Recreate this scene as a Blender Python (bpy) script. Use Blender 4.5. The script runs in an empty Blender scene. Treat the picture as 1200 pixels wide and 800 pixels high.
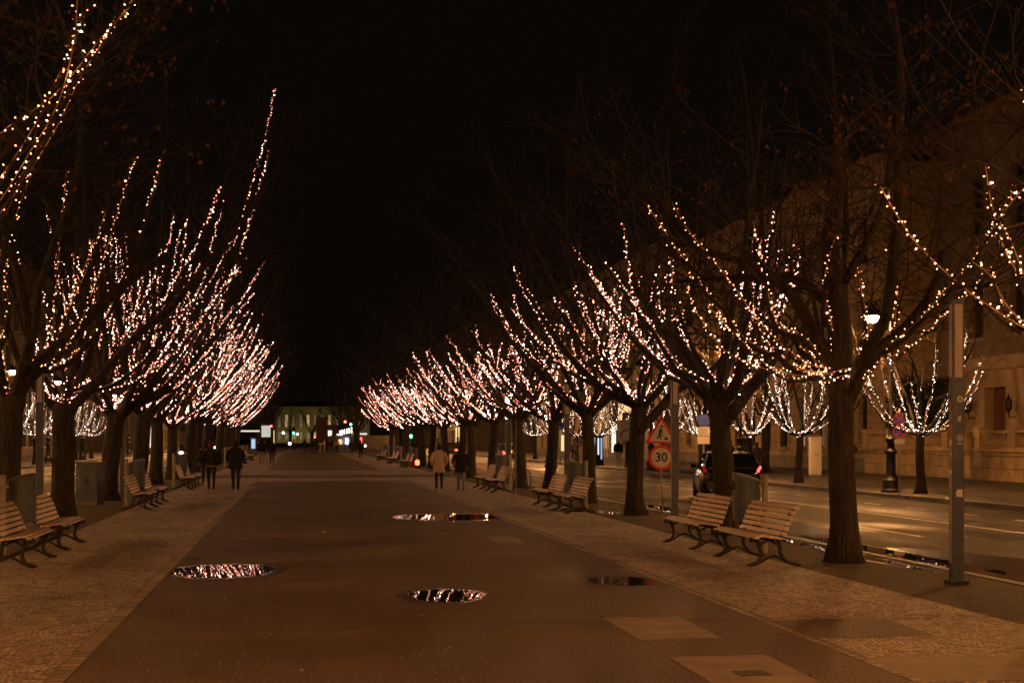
import bpy, bmesh, math, random
from mathutils import Vector, Matrix, Quaternion
R = math.radians
PI = math.pi
sc = bpy.context.scene
C = sc.collection

# ------------------------------------------------------------------ camera
YAW = math.atan(250 / 1667.0)
CY, SY = math.cos(YAW), math.sin(YAW)
HC = 1.8
cam_data = bpy.data.cameras.new('camera')
cam = bpy.data.objects.new('camera', cam_data)
C.objects.link(cam)
cam.location = (0, 0, HC)
cam.rotation_euler = (R(90), 0, -YAW)
cam_data.lens = 50
cam_data.sensor_width = 36
cam_data.shift_y = 113 / 1200.0
cam_data.clip_start = 0.1
cam_data.clip_end = 5000
sc.camera = cam

# ------------------------------------------------------------------ night sky
w = bpy.data.worlds.new('World')
sc.world = w
w.use_nodes = True
wn = w.node_tree
for n in list(wn.nodes):
    wn.nodes.remove(n)
wo = wn.nodes.new('ShaderNodeOutputWorld')
sky = wn.nodes.new('ShaderNodeTexSky')
sky.sky_type = 'NISHITA'
sky.sun_disc = False
sky.sun_elevation = R(-4)
sky.sun_rotation = R(200)
b1 = wn.nodes.new('ShaderNodeBackground')
b1.inputs['Strength'].default_value = 0.002
wn.links.new(sky.outputs[0], b1.inputs['Color'])
b2 = wn.nodes.new('ShaderNodeBackground')       # the faint glow of the city on low cloud
b2.inputs['Color'].default_value = (1.0, 0.62, 0.42, 1)
b2.inputs['Strength'].default_value = 0.0026
ad = wn.nodes.new('ShaderNodeAddShader')
wn.links.new(b1.outputs[0], ad.inputs[0])
wn.links.new(b2.outputs[0], ad.inputs[1])
wn.links.new(ad.outputs[0], wo.inputs['Surface'])

sc.view_settings.view_transform = 'Standard'
sc.view_settings.look = 'None'
sc.view_settings.gamma = 1
sc.view_settings.exposure = 0.3
sc.view_settings.use_curve_mapping = False
sc.render.engine = 'CYCLES'
cy = sc.cycles
cy.use_denoising = True
cy.max_bounces = 3
cy.diffuse_bounces = 1
cy.glossy_bounces = 2
cy.transmission_bounces = 3
cy.transparent_max_bounces = 4
cy.sample_clamp_indirect = 1.5
cy.sample_clamp_direct = 0
cy.caustics_reflective = False
cy.caustics_refractive = False
cy.use_light_tree = True
cy.adaptive_threshold = 0.02
cy.pixel_filter_type = 'BLACKMAN_HARRIS'
cy.filter_width = 1.6

LAMP_COL = (1.0, 0.42, 0.12)
LAMP_L = 1600.0
ASSUMED_MAST_L = 4900.0  # radiance of the assumed mast lamps behind the camera
BULB_L = 16.0

# ------------------------------------------------------------------ helpers
def Yd(X, zc):
    """street coordinate Y of a point at lateral X whose distance along the lens axis is zc"""
    return (zc - X * SY) / CY

def lin(c):
    return tuple(((v / 255.0) / 12.92 if v / 255.0 <= 0.04045 else (((v / 255.0) + 0.055) / 1.055) ** 2.4) for v in c)

class MB:
    def __init__(self):
        self.v = []; self.f = []; self.m = []; self.g = []
    def box(self, x0, y0, z0, x1, y1, z1, mi=0):
        n = len(self.v)
        self.v += [(x0,y0,z0),(x1,y0,z0),(x1,y1,z0),(x0,y1,z0),(x0,y0,z1),(x1,y0,z1),(x1,y1,z1),(x0,y1,z1)]
        for q in ((0,3,2,1),(4,5,6,7),(0,1,5,4),(1,2,6,5),(2,3,7,6),(3,0,4,7)):
            self.f.append(tuple(n+i for i in q)); self.m.append(mi)
        return self
    def cbox(self, cx, cy_, cz, sx, sy, sz, mi=0):
        return self.box(cx-sx/2, cy_-sy/2, cz-sz/2, cx+sx/2, cy_+sy/2, cz+sz/2, mi)
    def poly(self, pts, mi=0):
        n = len(self.v)
        self.v += [tuple(p) for p in pts]
        self.f.append(tuple(range(n, n+len(pts)))); self.m.append(mi)
        return self
    def prism(self, pts, d, mi=0):
        """pts: planar loop, d: extrusion vector"""
        n = len(self.v); k = len(pts); d = Vector(d)
        self.v += [tuple(p) for p in pts] + [tuple(Vector(p)+d) for p in pts]
        self.f.append(tuple(n+i for i in reversed(range(k)))); self.m.append(mi)
        self.f.append(tuple(n+k+i for i in range(k))); self.m.append(mi)
        for i in range(k):
            j = (i+1) % k
            self.f.append((n+i, n+j, n+k+j, n+k+i)); self.m.append(mi)
        return self
    def tube(self, pts, rad, sides=6, mi=0, cap=True):
        pts = [Vector(p) for p in pts]
        k = len(pts)
        if not hasattr(rad, '__len__'): rad = [rad]*k
        n0 = len(self.v)
        up = Vector((0,0,1)); t = (pts[1]-pts[0]).normalized()
        if abs(t.dot(up)) > .9: up = Vector((1,0,0))
        nrm = t.cross(up).normalized()
        for i in range(k):
            if i == 0: t = pts[1]-pts[0]
            elif i == k-1: t = pts[-1]-pts[-2]
            else: t = pts[i+1]-pts[i-1]
            if t.length < 1e-9: t = Vector((0,0,1))
            t.normalize()
            nrm = nrm - t*nrm.dot(t)
            if nrm.length < 1e-6: nrm = t.orthogonal()
            nrm.normalize()
            bn = t.cross(nrm)
            for s in range(sides):
                a = 2*PI*s/sides
                p = pts[i] + (nrm*math.cos(a) + bn*math.sin(a))*rad[i]
                self.v.append((p.x,p.y,p.z))
        for i in range(k-1):
            for s in range(sides):
                s2 = (s+1) % sides
                self.f.append((n0+i*sides+s, n0+i*sides+s2, n0+(i+1)*sides+s2, n0+(i+1)*sides+s)); self.m.append(mi)
        if cap and sides > 2:
            self.f.append(tuple(n0+s for s in reversed(range(sides)))); self.m.append(mi)
            self.f.append(tuple(n0+(k-1)*sides+s for s in range(sides))); self.m.append(mi)
        return self
    def lathe(self, prof, cx=0, cy_=0, sides=16, mi=0, sx=1, sy=1):
        """prof: list of (r, z)"""
        n0 = len(self.v)
        for r_, z in prof:
            for s in range(sides):
                a = 2*PI*s/sides
                self.v.append((cx+math.cos(a)*r_*sx, cy_+math.sin(a)*r_*sy, z))
        k = len(prof)
        for i in range(k-1):
            for s in range(sides):
                s2 = (s+1) % sides
                self.f.append((n0+i*sides+s, n0+i*sides+s2, n0+(i+1)*sides+s2, n0+(i+1)*sides+s)); self.m.append(mi)
        self.f.append(tuple(n0+s for s in reversed(range(sides)))); self.m.append(mi)
        self.f.append(tuple(n0+(k-1)*sides+s for s in range(sides))); self.m.append(mi)
        return self
    def loft(self, rings, mi=0):
        n0 = len(self.v); s_ = len(rings[0])
        for r_ in rings: self.v += [tuple(p) for p in r_]
        for i in range(len(rings)-1):
            for s in range(s_):
                s2 = (s+1) % s_
                self.f.append((n0+i*s_+s, n0+i*s_+s2, n0+(i+1)*s_+s2, n0+(i+1)*s_+s)); self.m.append(mi)
        self.f.append(tuple(n0+s for s in reversed(range(s_)))); self.m.append(mi)
        self.f.append(tuple(n0+(len(rings)-1)*s_+s for s in range(s_))); self.m.append(mi)
        return self
    def octa(self, c, r, d=None, glow=1.0, mi=0):
        n = len(self.v); c = Vector(c)
        d = Vector(d).normalized() if d is not None else Vector((0,0,1))
        a = d.orthogonal().normalized(); b = d.cross(a)
        for p in (c+d*r*1.5, c-d*r*1.1, c+a*r, c+b*r, c-a*r, c-b*r): self.v.append((p.x,p.y,p.z))
        for q in ((0,2,3),(0,3,4),(0,4,5),(0,5,2),(1,3,2),(1,4,3),(1,5,4),(1,2,5)):
            self.f.append(tuple(n+i for i in q)); self.m.append(mi)
        self.g.append((n, 6, glow))
        return self
    def mesh(self, name, mats, smooth=False, angle=None):
        me = bpy.data.meshes.new(name)
        me.from_pydata(self.v, [], self.f)
        for m in (mats if isinstance(mats, (list, tuple)) else [mats]): me.materials.append(m)
        if any(self.m): me.polygons.foreach_set('material_index', self.m)
        if smooth:
            me.polygons.foreach_set('use_smooth', [True]*len(me.polygons))
            if angle: 
                try: me.set_sharp_from_angle(angle=R(angle))
                except Exception: pass
        if self.g:
            at_ = me.attributes.new('glow', 'FLOAT', 'POINT')
            vals = [1.0]*len(self.v)
            for n, k, gl in self.g:
                for i in range(n, n+k): vals[i] = gl
            at_.data.foreach_set('value', vals)
        me.update()
        return me
    def build(self, name, mats, parent=None, smooth=False, angle=None):
        o = bpy.data.objects.new(name, self.mesh(name, mats, smooth, angle))
        C.objects.link(o)
        if parent: o.parent = parent
        return o

def tag(o, label=None, cat=None, group=None, kind=None):
    if label: o['label'] = label
    if cat: o['category'] = cat
    if group: o['group'] = group
    if kind: o['kind'] = kind
    return o

def thing(name, label, cat, loc=(0,0,0), rz=0, group=None):
    o = bpy.data.objects.new(name, None)
    o.empty_display_size = 0.3
    C.objects.link(o)
    o.location = loc; o.rotation_euler = (0,0,rz)
    return tag(o, label, cat, group)

KIDS = {}
def copy_tree(o, parent=None):
    c = o.copy(); C.objects.link(c)
    if parent is not None: c.parent = parent
    for ch in KIDS[o.name]:
        copy_tree_child(ch, c)
    return c
def copy_tree_child(o, parent):
    c = o.copy(); C.objects.link(c); c.parent = parent
    for ch in KIDS.get(o.name, ()): copy_tree_child(ch, c)
def remember(o):
    KIDS[o.name] = list(o.children)
    for ch in o.children: remember(ch)

def dup(o, loc, rz, label, group=None, scale=None):
    if o.name not in KIDS: remember(o)
    c = copy_tree(o)
    c.location = loc; c.rotation_euler = (0,0,rz)
    if scale: c.scale = scale
    c['label'] = label
    if group: c['group'] = group
    return c

ORD = ['first','second','third','fourth','fifth','sixth','seventh','eighth','ninth','tenth','eleventh','twelfth','thirteenth',
       'fourteenth','fifteenth','sixteenth','seventeenth','eighteenth','nineteenth','twentieth','twenty-first','twenty-second','twenty-third','twenty-fourth']

# ------------------------------------------------------------------ materials
def mat(name, col, rough=.8, metal=0, emit=None, estr=0, spec=None, alpha=None):
    m = bpy.data.materials.new(name); m.use_nodes = True
    b = m.node_tree.nodes['Principled BSDF']
    b.inputs['Base Color'].default_value = (*col, 1)
    b.inputs['Roughness'].default_value = rough
    b.inputs['Metallic'].default_value = metal
    if spec is not None: b.inputs['Specular IOR Level'].default_value = spec
    if emit:
        b.inputs['Emission Color'].default_value = (*emit, 1)
        b.inputs['Emission Strength'].default_value = estr
    return m

def N(m, t, **kw):
    n = m.node_tree.nodes.new(t)
    for k, v in kw.items():
        if k in n.inputs: n.inputs[k].default_value = v
        else: setattr(n, k, v)
    return n
def L(m, a, b): m.node_tree.links.new(a, b)

def ramp(m, fac, stops):
    r_ = N(m, 'ShaderNodeValToRGB')
    e = r_.color_ramp.elements
    while len(e) < len(stops): e.new(0.5)
    for i, (p, c) in enumerate(stops):
        e[i].position = p; e[i].color = (*c, 1) if len(c) == 3 else c
    L(m, fac, r_.inputs['Fac'])
    return r_

def noise_mat(name, c1, c2, scale=5, rough=(.7,.9), bump=.3, detail=6, bscale=None, coord='Object', dist=.02, stops=(.35,.65), spec=None, stretch=None):
    m = mat(name, c1, spec=spec)
    b = m.node_tree.nodes['Principled BSDF']
    tc = N(m, 'ShaderNodeTexCoord')
    src = tc.outputs[coord]
    if stretch:
        mp = N(m, 'ShaderNodeMapping'); mp.inputs['Scale'].default_value = stretch
        L(m, src, mp.inputs['Vector']); src = mp.outputs['Vector']
    n = N(m, 'ShaderNodeTexNoise', Scale=scale, Detail=detail)
    L(m, src, n.inputs['Vector'])
    r_ = ramp(m, n.outputs['Fac'], [(stops[0], c1), (stops[1], c2)])
    L(m, r_.outputs['Color'], b.inputs['Base Color'])
    mr = N(m, 'ShaderNodeMapRange'); mr.inputs['To Min'].default_value = rough[0]; mr.inputs['To Max'].default_value = rough[1]
    L(m, n.outputs['Fac'], mr.inputs['Value']); L(m, mr.outputs['Result'], b.inputs['Roughness'])
    if bump:
        n2 = N(m, 'ShaderNodeTexNoise', Scale=bscale or scale*6, Detail=5)
        L(m, src, n2.inputs['Vector'])
        bp = N(m, 'ShaderNodeBump', Strength=bump, Distance=dist)
        L(m, n2.outputs['Fac'], bp.inputs['Height']); L(m, bp.outputs['Normal'], b.inputs['Normal'])
    return m

def cobble_mat():
    m = mat('mosaic_stone', (.3,.3,.3), .75)
    b = m.node_tree.nodes['Principled BSDF']
    tc = N(m, 'ShaderNodeTexCoord')
    # gentle warp so that the setts run in uneven arcs
    nz = N(m, 'ShaderNodeTexNoise', Scale=.7, Detail=2)
    L(m, tc.outputs['Object'], nz.inputs['Vector'])
    vm = N(m, 'ShaderNodeVectorMath', operation='SCALE'); vm.inputs['Scale'].default_value = .5
    L(m, nz.outputs['Color'], vm.inputs[0])
    va = N(m, 'ShaderNodeVectorMath', operation='ADD')
    L(m, tc.outputs['Object'], va.inputs[0]); L(m, vm.outputs[0], va.inputs[1])
    vo = N(m, 'ShaderNodeTexVoronoi', Scale=19); vo.feature = 'DISTANCE_TO_EDGE'; vo.inputs['Randomness'].default_value = .5
    L(m, va.outputs[0], vo.inputs['Vector'])
    vc = N(m, 'ShaderNodeTexVoronoi', Scale=19); vc.inputs['Randomness'].default_value = .5
    L(m, va.outputs[0], vc.inputs['Vector'])
    r1 = ramp(m, vc.outputs['Color'], [(.1, (.24,.21,.185)), (.9, (.56,.50,.44))])
    big = N(m, 'ShaderNodeTexNoise', Scale=.45, Detail=5)
    L(m, tc.outputs['Object'], big.inputs['Vector'])
    rb = ramp(m, big.outputs['Fac'], [(.35, (.75,.73,.71)), (.65, (1.1,1.1,1.1))])
    mx = N(m, 'ShaderNodeMixRGB', blend_type='MULTIPLY'); mx.inputs['Fac'].default_value = 1
    L(m, r1.outputs['Color'], mx.inputs['Color1']); L(m, rb.outputs['Color'], mx.inputs['Color2'])
    re = ramp(m, vo.outputs['Distance'], [(.02, (.25,.25,.25)), (.11, (1,1,1))])
    m2 = N(m, 'ShaderNodeMixRGB', blend_type='MULTIPLY'); m2.inputs['Fac'].default_value = 1
    L(m, mx.outputs['Color'], m2.inputs['Color1']); L(m, re.outputs['Color'], m2.inputs['Color2'])
    L(m, m2.outputs['Color'], b.inputs['Base Color'])
    rr = N(m, 'ShaderNodeMapRange'); rr.inputs['To Min'].default_value = .48; rr.inputs['To Max'].default_value = .85
    L(m, big.outputs['Fac'], rr.inputs['Value']); L(m, rr.outputs['Result'], b.inputs['Roughness'])
    bp = N(m, 'ShaderNodeBump', Strength=.9, Distance=.02)
    sm = ramp(m, vo.outputs['Distance'], [(0, (0,0,0)), (.22, (1,1,1))])
    L(m, sm.outputs['Color'], bp.inputs['Height']); L(m, bp.outputs['Normal'], b.inputs['Normal'])
    return m

def block_mat(name, c1, c2, mortar, bw=1.0, bh=.42, bump=.8, rough=.85, axis='YZ', mw=.018):
    m = mat(name, c1, rough)
    b = m.node_tree.nodes['Principled BSDF']
    tc = N(m, 'ShaderNodeTexCoord'); sp = N(m, 'ShaderNodeSeparateXYZ'); cb = N(m, 'ShaderNodeCombineXYZ')
    L(m, tc.outputs['Object'], sp.inputs[0])
    L(m, sp.outputs['Y' if axis in ('YZ','XY') else 'X'], cb.inputs['X']); L(m, sp.outputs['X' if axis == 'XY' else 'Z'], cb.inputs['Y'])
    br = N(m, 'ShaderNodeTexBrick')
    br.inputs['Scale'].default_value = 1
    br.inputs['Brick Width'].default_value = bw; br.inputs['Row Height'].default_value = bh
    br.inputs['Mortar Size'].default_value = mw; br.inputs['Mortar Smooth'].default_value = .3
    br.inputs['Color1'].default_value = (*c1, 1); br.inputs['Color2'].default_value = (*c2, 1); br.inputs['Mortar'].default_value = (*mortar, 1)
    L(m, cb.outputs[0], br.inputs['Vector'])
    nz = N(m, 'ShaderNodeTexNoise', Scale=1.3, Detail=8)
    L(m, tc.outputs['Object'], nz.inputs['Vector'])
    rb = ramp(m, nz.outputs['Fac'], [(.3, (.6,.58,.55)), (.7, (1.1,1.1,1.1))])
    mx = N(m, 'ShaderNodeMixRGB', blend_type='MULTIPLY'); mx.inputs['Fac'].default_value = 1
    L(m, br.outputs['Color'], mx.inputs['Color1']); L(m, rb.outputs['Color'], mx.inputs['Color2'])
    L(m, mx.outputs['Color'], b.inputs['Base Color'])
    iv = N(m, 'ShaderNodeMath', operation='SUBTRACT'); iv.inputs[0].default_value = 1
    L(m, br.outputs['Fac'], iv.inputs[1])
    n2 = N(m, 'ShaderNodeTexNoise', Scale=22, Detail=5); L(m, tc.outputs['Object'], n2.inputs['Vector'])
    ma = N(m, 'ShaderNodeMath', operation='MULTIPLY_ADD'); ma.inputs[1].default_value = .25
    L(m, n2.outputs['Fac'], ma.inputs[0]); L(m, iv.outputs[0], ma.inputs[2])
    bp = N(m, 'ShaderNodeBump', Strength=bump, Distance=.03)
    L(m, ma.outputs[0], bp.inputs['Height']); L(m, bp.outputs['Normal'], b.inputs['Normal'])
    return m

def bark_mat(name, c1, c2):
    return noise_mat(name, c1, c2, scale=7, rough=(.8,.95), bump=1.0, bscale=9, dist=.12, stretch=(2.2,2.2,.35))

def wet_road_mat():
    m = mat('wet_asphalt', (.05,.05,.05), .4, spec=.18)
    b = m.node_tree.nodes['Principled BSDF']
    tc = N(m, 'ShaderNodeTexCoord')
    mp = N(m, 'ShaderNodeMapping'); mp.inputs['Scale'].default_value = (1, .35, 1); L(m, tc.outputs['Object'], mp.inputs['Vector'])
    n = N(m, 'ShaderNodeTexNoise', Scale=.55, Detail=7); L(m, mp.outputs['Vector'], n.inputs['Vector'])
    c = ramp(m, n.outputs['Fac'], [(.4, (.022,.022,.022)), (.6, (.046,.043,.039))])
    L(m, c.outputs['Color'], b.inputs['Base Color'])
    r_ = ramp(m, n.outputs['Fac'], [(.36, (.40,.40,.40)), (.56, (.75,.75,.75))])
    L(m, r_.outputs['Color'], b.inputs['Roughness'])
    n2 = N(m, 'ShaderNodeTexNoise', Scale=70, Detail=3); L(m, tc.outputs['Object'], n2.inputs['Vector'])
    bp = N(m, 'ShaderNodeBump', Strength=.35, Distance=.01)
    L(m, n2.outputs['Fac'], bp.inputs['Height']); L(m, bp.outputs['Normal'], b.inputs['Normal'])
    return m

def asphalt_mat():
    m = mat('promenade_asphalt', (.08,.07,.06), .7)
    b = m.node_tree.nodes['Principled BSDF']
    tc = N(m, 'ShaderNodeTexCoord')
    n1 = N(m, 'ShaderNodeTexNoise', Scale=.35, Detail=8); n1.inputs['Roughness'].default_value = .62; L(m, tc.outputs['Object'], n1.inputs['Vector'])
    c1 = ramp(m, n1.outputs['Fac'], [(.3, (.068,.052,.040)), (.7, (.125,.096,.073))])
    n2 = N(m, 'ShaderNodeTexNoise', Scale=38, Detail=6); L(m, tc.outputs['Object'], n2.inputs['Vector'])
    c2 = ramp(m, n2.outputs['Fac'], [(.42, (.5,.5,.5)), (.58, (1.5,1.5,1.5))])
    mx = N(m, 'ShaderNodeMixRGB', blend_type='MULTIPLY'); mx.inputs['Fac'].default_value = 1
    L(m, c1.outputs['Color'], mx.inputs['Color1']); L(m, c2.outputs['Color'], mx.inputs['Color2'])
    L(m, mx.outputs['Color'], b.inputs['Base Color'])
    r_ = ramp(m, n1.outputs['Fac'], [(.35, (.5,.5,.5)), (.65, (.8,.8,.8))]); L(m, r_.outputs['Color'], b.inputs['Roughness'])
    bp = N(m, 'ShaderNodeBump', Strength=.6, Distance=.008); L(m, n2.outputs['Fac'], bp.inputs['Height']); L(m, bp.outputs['Normal'], b.inputs['Normal'])
    return m

def bulb_mat(name, col, strength):
    m = bpy.data.materials.new(name); m.use_nodes = True
    nt = m.node_tree
    for n in list(nt.nodes): nt.nodes.remove(n)
    o = nt.nodes.new('ShaderNodeOutputMaterial'); e = nt.nodes.new('ShaderNodeEmission')
    a = nt.nodes.new('ShaderNodeAttribute'); a.attribute_name = 'glow'
    mu = nt.nodes.new('ShaderNodeMath'); mu.operation = 'MULTIPLY'; mu.inputs[1].default_value = strength
    cr = nt.nodes.new('ShaderNodeValToRGB'); el = cr.color_ramp.elements      # dimmer lamps burn redder
    dv = nt.nodes.new('ShaderNodeMath'); dv.operation = 'MULTIPLY'; dv.inputs[1].default_value = .5
    el[0].position = .3; el[0].color = (col[0], col[1]*.52, col[2]*.48, 1); el[1].position = .8; el[1].color = (*col, 1)
    nt.links.new(a.outputs['Fac'], dv.inputs[0]); nt.links.new(dv.outputs[0], cr.inputs['Fac']); nt.links.new(cr.outputs['Color'], e.inputs['Color'])
    nt.links.new(a.outputs['Fac'], mu.inputs[0]); nt.links.new(mu.outputs[0], e.inputs['Strength'])
    nt.links.new(e.outputs[0], o.inputs['Surface'])
    return m

def glow_mat(name, col, strength):
    return mat(name, (.5,.5,.5), .5, emit=col, estr=strength)

M = {}
M['asphalt'] = asphalt_mat()
M['dark_asphalt'] = noise_mat('patch_asphalt', (.03,.028,.026), (.05,.047,.044), scale=3, rough=(.5,.8), bump=.5, bscale=90, dist=.006)
M['cobble'] = cobble_mat()
M['soil'] = noise_mat('soil', (.035,.027,.018), (.085,.066,.044), scale=2.2, rough=(.7,.95), bump=.9, bscale=24, dist=.04, detail=9)
M['kerb'] = block_mat('kerb_granite', (.17,.16,.15), (.24,.23,.21), (.05,.05,.05), 1.0, 5, .4, .55, axis='XY', mw=.012)
M['road'] = wet_road_mat()
M['sidewalk'] = block_mat('sidewalk_slab', (.075,.068,.06), (.105,.095,.083), (.04,.036,.032), .5, .5, .3, .7, axis='XY')
M['ground'] = noise_mat('ground', (.04,.037,.033), (.07,.065,.058), scale=.2, bump=0)
M['grass'] = noise_mat('verge_grass', (.025,.04,.012), (.06,.075,.022), scale=5, bump=1.0, bscale=60, dist=.05)
M['slab'] = noise_mat('slab_concrete', (.17,.148,.125), (.26,.23,.2), scale=3, rough=(.6,.85), bump=.35, bscale=60, dist=.006)
M['line'] = noise_mat('lane_paint', (.30,.29,.27), (.62,.6,.56), scale=5, bump=.2, detail=9, stops=(.35,.55))
M['bark_dark'] = bark_mat('linden_bark', (.012,.0095,.007), (.042,.032,.022))
M['bark_green'] = bark_mat('mossy_bark', (.015,.0145,.008), (.046,.041,.022))
M['twig'] = noise_mat('twig', (.010,.0072,.005), (.023,.016,.011), scale=3, bump=0)
M['leaf'] = noise_mat('withered_leaf', (.032,.015,.006), (.07,.032,.011), scale=8, bump=0)
M['wire'] = mat('cable', (.45,.33,.2), .5)
M['bulb_warm'] = bulb_mat('warm_bulb', (1.0,.48,.22), BULB_L*.62)
M['bulb_pink'] = bulb_mat('soft_pink_bulb', (1.0,.53,.38), BULB_L*1.3)
M['bulb_white'] = bulb_mat('cool_bulb', (1.0,.88,.66), BULB_L*.95)
M['wood'] = noise_mat('bench_wood', (.56,.45,.35), (.76,.64,.52), scale=3, rough=(.4,.65), bump=.3, bscale=14, dist=.004, stretch=(8,1,8), detail=8)
M['iron'] = mat('cast_iron', (.018,.019,.018), .45, .3)
M['bin'] = noise_mat('bin_steel', (.045,.06,.085), (.07,.09,.125), scale=4, rough=(.35,.55), bump=.1)
M['bin_dark'] = mat('bin_inside', (.01,.01,.01), .9)
M['post_grey'] = noise_mat('post_galvanised', (.22,.22,.21), (.32,.31,.3), scale=6, rough=(.4,.6), bump=0)
M['stele'] = noise_mat('stele_paint', (.034,.045,.085), (.055,.07,.125), scale=5, rough=(.4,.6), bump=.08, bscale=30)
M['diffuser_faint_glow'] = mat('stele_diffuser_faint_glow', (.30,.24,.18), .45, emit=(1,.5,.3), estr=.015)  # switched off; faint emission stands in for street light falling on it
M['diffuser_on'] = glow_mat('stele_diffuser_lit', (1,.82,.68), 3.2)
M['black'] = mat('black_metal', (.012,.012,.012), .5)
M['white'] = mat('white_enamel', (.55,.53,.48), .5)
M['red'] = mat('sign_red', (.6,.02,.015), .45)
M['blue'] = mat('sign_blue', (.03,.07,.4), .45)
M['sandstone'] = block_mat('sandstone_blocks', (.36,.27,.16), (.44,.33,.20), (.16,.11,.06), 1.15, .52, 1.0)
M['sandstone_smooth'] = noise_mat('sandstone_smooth', (.32,.24,.145), (.42,.32,.20), scale=1.1, bump=.4, bscale=12, dist=.01)
M['plinth'] = noise_mat('granite_plinth', (.10,.09,.08), (.17,.155,.135), scale=2, bump=.3)
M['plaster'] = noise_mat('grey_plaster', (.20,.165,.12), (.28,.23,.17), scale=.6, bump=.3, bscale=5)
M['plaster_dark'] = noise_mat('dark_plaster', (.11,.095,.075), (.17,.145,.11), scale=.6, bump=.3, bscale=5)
M['glass'] = mat('window_glass', (.02,.02,.02), .12, spec=.6)
M['frame'] = mat('window_frame', (.07,.055,.04), .5)
M['door_wood'] = noise_mat('door_wood', (.09,.035,.015), (.15,.06,.03), scale=3, bump=.2, stretch=(6,6,.6))
M['roof'] = noise_mat('slate_roof', (.07,.06,.05), (.12,.10,.08), scale=1.5, bump=.6, bscale=9)
M['lamp'] = glow_mat('lamp_glow', LAMP_COL, LAMP_L)
M['win_lit'] = glow_mat('lit_window', (1,.62,.28), .3)
M['win_dim'] = glow_mat('dim_window', (1,.7,.35), .05)
M['shop_white'] = glow_mat('shop_light', (.95,.9,.8), .9)
M['shop_warm'] = glow_mat('shop_warm_light', (1,.66,.32), .8)
M['red_light'] = glow_mat('red_signal', (1,.03,.02), 45)
M['green_light'] = glow_mat('green_signal', (.04,1,.42), 22)
M['blue_light'] = glow_mat('blue_white_lamp', (.45,.55,1), 30)
M['white_light'] = glow_mat('white_lamp', (1,.92,.8), 25)
M['head_light'] = glow_mat('headlight_glow', (.7,.85,1), 60)
M['tail'] = glow_mat('tail_light', (1,.03,.03), 7)
M['screen'] = glow_mat('display_screen', (.35,.62,1), .7)
M['screen_white'] = glow_mat('display_white', (.75,.88,1), 1.0)
M['puddle'] = mat('puddle_water', (.006,.005,.004), .015, spec=.5)
M['puddle'].node_tree.nodes['Principled BSDF'].inputs['IOR'].default_value = 1.5
M['damp'] = noise_mat('damp_asphalt', (.04,.033,.027), (.07,.058,.047), scale=6, rough=(.35,.6), bump=.5, bscale=60, dist=.006)
M['wet_film'] = mat('wet_film', (.03,.027,.023), .25, spec=.45)
M['puddle_rim'] = mat('wet_rim', (.05,.04,.03), .12)

# ------------------------------------------------------------------ ground & setting
def sheet(name, x0, x1, y0, y1, z, m, nx=1):
    b = MB(); b.poly([(x0,y0,z),(x1,y0,z),(x1,y1,z),(x0,y1,z)])
    o = b.build(name, m)
    return tag(o, kind='structure')

KL, KR = -5.95, 8.72        # kerb lines of the median
YE = 178.0
sheet('ground', -900, 900, -300, 2500, -.15, M['ground'])
sheet('road_left', -17.0, KL-.13, -40, 600, -.12, M['road'])
sheet('road_right', KR+.13, 18.75, -40, 600, -.12, M['road'])
A0, A1 = -1.69, 4.5
cz0, cz1, cz2, cz3 = Yd(0,59.5), Yd(0,64.6), Yd(0,69.2), Yd(0,79)
def lowbox(name, x0, x1, y0, y1, z1, m):
    b = MB(); b.box(x0,y0,-.14,x1,y1,z1); return tag(b.build(name, m), kind='structure')
b = MB()
b.box(A0,-40,-.14,A1,cz0,0); b.box(A0,cz3,-.14,A1,YE,0)
tag(b.build('path_asphalt', M['asphalt']), kind='structure')
b = MB()
for (x0,x1) in ((-4.25,A0-.0),(A1,6.9)):
    b.box(x0,-40,-.14,x1,cz1,.003); b.box(x0,cz2,-.14,x1,YE,.003)
b.box(A0,cz0,-.14,A1,cz1,.003); b.box(A0,cz2,-.14,A1,cz3,.003)
b.box(KL,cz1-.6,-.14,-4.25,cz1,.003); b.box(6.9,cz1-.6,-.14,KR,cz1,.003)
tag(b.build('pavement_mosaic', M['cobble']), kind='structure')
M['sett'] = block_mat('edging_sett', (.22,.19,.16), (.38,.33,.28), (.07,.06,.05), .17, .17, .8, .7, axis='XY', mw=.016)
for x0 in (A0-.175, A1+.003):
    b = MB(); b.poly([(x0,-40,.0055),(x0+.17,-40,.0055),(x0+.17,cz1-.01,.0055),(x0,cz1-.01,.0055)]); b.poly([(x0,cz2+.01,.0055),(x0+.17,cz2+.01,.0055),(x0+.17,YE,.0055),(x0,YE,.0055)])
    tag(b.build('edging_strip', M['sett']), kind='structure')
b = MB()
for (x0,x1) in ((KL,-4.25),(6.9,KR)):
    b.box(x0,-40,-.14,x1,cz1-.6,-.004); b.box(x0,cz3+8,-.14,x1,YE,-.004)
tag(b.build('planting_strip_ground', M['soil']), kind='structure')
b = MB()
for (x0,x1) in ((KL,-4.25),(6.9,KR)):
    b.box(x0,cz2,-.14,x1,cz3+8,.0)
tag(b.build('grass_verge', M['grass']), kind='structure')
b = MB(); b.box(KL,cz1,-.14,KR,cz2,-.06)
tag(b.build('crossing_lane_asphalt', M['dark_asphalt']), kind='structure')
b = MB()
for x in (KL-.13, KR):
    b.box(x,-40,-.14,x+.13,cz1,.012); b.box(x,cz2,-.14,x+.13,YE,.012)
b.box(KL,cz2-.13,-.14,KR,cz2,.012)
b.box(18.75,-40,-.14,18.9,600,.012); b.box(-17.15,-40,-.14,-17.0,600,.012)
tag(b.build('kerb', M['kerb']), kind='structure')
b = MB(); b.box(18.9,-40,-.14,60,600,0)
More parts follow.
